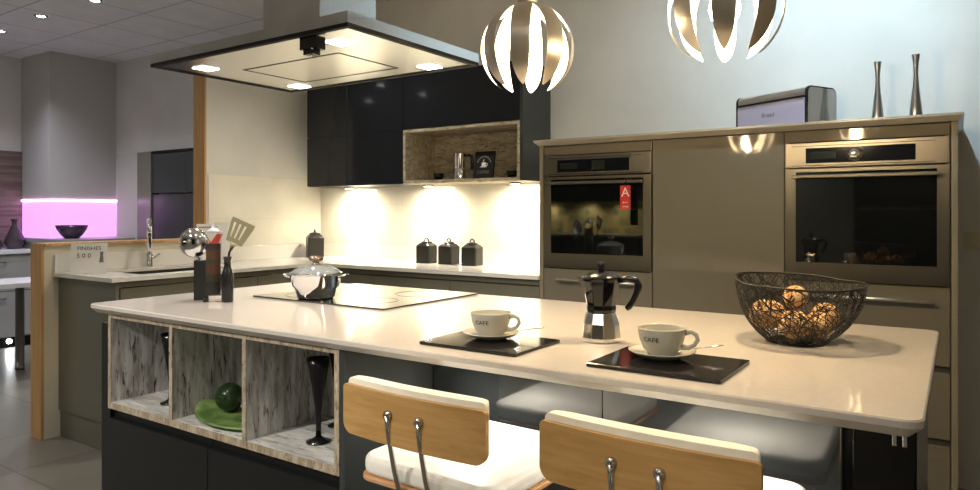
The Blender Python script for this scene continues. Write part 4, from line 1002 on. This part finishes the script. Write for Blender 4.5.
# ------------------------------------------------------------------ ceiling downlights
DL = [(-5.94, 2.555, 'above the opening beside the partition'), (-5.18, 2.585, 'close to the partition top'), (-6.72, 2.575, 'above the far left display counter'),
      (-5.73, 0.74, ''), (-5.75, -0.08, ''), (-6.70, -0.07, ''), (-3.05, 0.55, ''), (-3.05, 2.70, ''), (-1.35, 0.10, ''), (-0.35, 0.45, ''), (-1.2, -1.4, ''), (-3.6, -1.2, ''), (1.4, -1.4, ''), (-2.3, -3.3, '')]  # last one is added to brighten the rear wall mirrored in the oven
CWARM = (1.0, 0.93, 0.84)
for i, (x, y, lab) in enumerate(DL):
    t = thing('ceiling_downlight', 'small round recessed ceiling downlight ' + (lab or 'out of frame over the showroom floor'), 'light', (x, y, CEIL-0.006), group=('ceiling downlights' if lab else 'downlights out of frame'))
    build('bezel', MB().lathe([(0.030, -0.002), (0.048, -0.002), (0.050, 0.0055)], 24, c=(x, y, CEIL-0.006), cap=False), M['steel'], t)
    build('lens', MB().lathe([(0.0, 0.0), (0.030, 0.0), (0.030, 0.002)], 20, c=(x, y, CEIL-0.006)), M['lamp_cool'], t)
    far = x < -4.3
    spot('downlight', (x, y, CEIL-0.02), (x, y, 0), 80 if y < -3 else 45 if far else (42 if y > 2 else 24), (0.80, 0.80, 1.0) if x < -6.71 else (0.95, 0.96, 0.97) if far else CWARM, 2.2, 0.8, 0.04, parent=t)
# accent spots on the ceiling : one washes the back wall, two are added fills for the stools and island front
def accent(label, loc, target, e, col, size, blend=0.7, radius=0.03):
    t = thing('spotlight', label, 'light', loc, group='ceiling accent spotlights')
    d = (Vector(target)-Vector(loc)).normalized(); q = Vector((0, 0, 1)).rotation_difference(-d).to_matrix().to_4x4()
    build('mount', MB().lathe([(0.04, 0.028), (0.04, CEIL-loc[2]-0.0005)], 20).tube([(0, 0, 0.03), (0, 0, 0)], 0.008, 8), M['white_unit'], t, world=False)
    build('head', MB().lathe([(0.034, -0.05), (0.036, -0.048), (0.036, 0.03), (0.02, 0.04), (0, 0.04)], 24, cap=False).xf(q), M['white_unit'], t, world=False)
    build('lens', MB().lathe([(0, -0.046), (0.030, -0.046), (0.030, -0.042)], 20).xf(q), M['lamp_cool'], t, world=False)
    p = Vector(loc)+d*0.055
    spot('accent_light', p, target, e, col, size, blend, radius, parent=t)
accent('white ceiling spotlight washing the back wall above the ovens', (-0.36, 2.70, 2.70), (-0.50, BW, 1.95), 50, (0.58, 0.82, 1.0), 2.5, 1.0)
accent('added unseen fill spotlight aimed at the stools from behind the viewer', (-0.5, -1.3, 2.70), (-0.75, 1.30, 0.68), 70, (1.0, 0.90, 0.74), 0.5, 0.9)  # extra fill for the stool backs
accent('added unseen fill spotlight aimed along the island front', (-2.2, -1.3, 2.70), (-1.9, 1.45, 0.7), 200, (1.0, 0.95, 0.88), 0.7, 0.8)  # extra front fill to brighten the display niche

for i, (x, lab) in enumerate(((-1.10, 'above the stool nearest the niche'), (-0.47, 'above the stool nearest the wire bowl'))):
    t = thing('underworktop_light', 'small round light under the worktop overhang ' + lab, 'light', (x, 1.52, 0.868), group='lights under the island overhang')
    build('housing', MB().lathe([(0.026, 0), (0.028, 0.003), (0.028, 0.0099)], 20, c=(x, 1.52, 0.868)), M['steel'], t)
    build('lens', MB().lathe([(0.0, -0.001), (0.022, -0.001), (0.022, 0.0)], 20, c=(x, 1.52, 0.868)), M['lamp'], t)
    spot('lamp', (x, 1.52, 0.862), (x, 1.48, 0.6), 6, (1.0, 0.92, 0.80), 2.7, 0.6, 0.02, parent=t)

# ------------------------------------------------------------------ world and view
w = bpy.data.worlds.new('world'); sc.world = w; w.use_nodes = True
w.node_tree.nodes['Background'].inputs['Color'].default_value = (0.50, 0.49, 0.46, 1)
w.node_tree.nodes['Background'].inputs['Strength'].default_value = 0.55
sc.view_settings.view_transform = 'Standard'; sc.view_settings.look = 'None'
sc.view_settings.gamma = 1.0; sc.view_settings.exposure = 0.65; sc.view_settings.use_curve_mapping = False
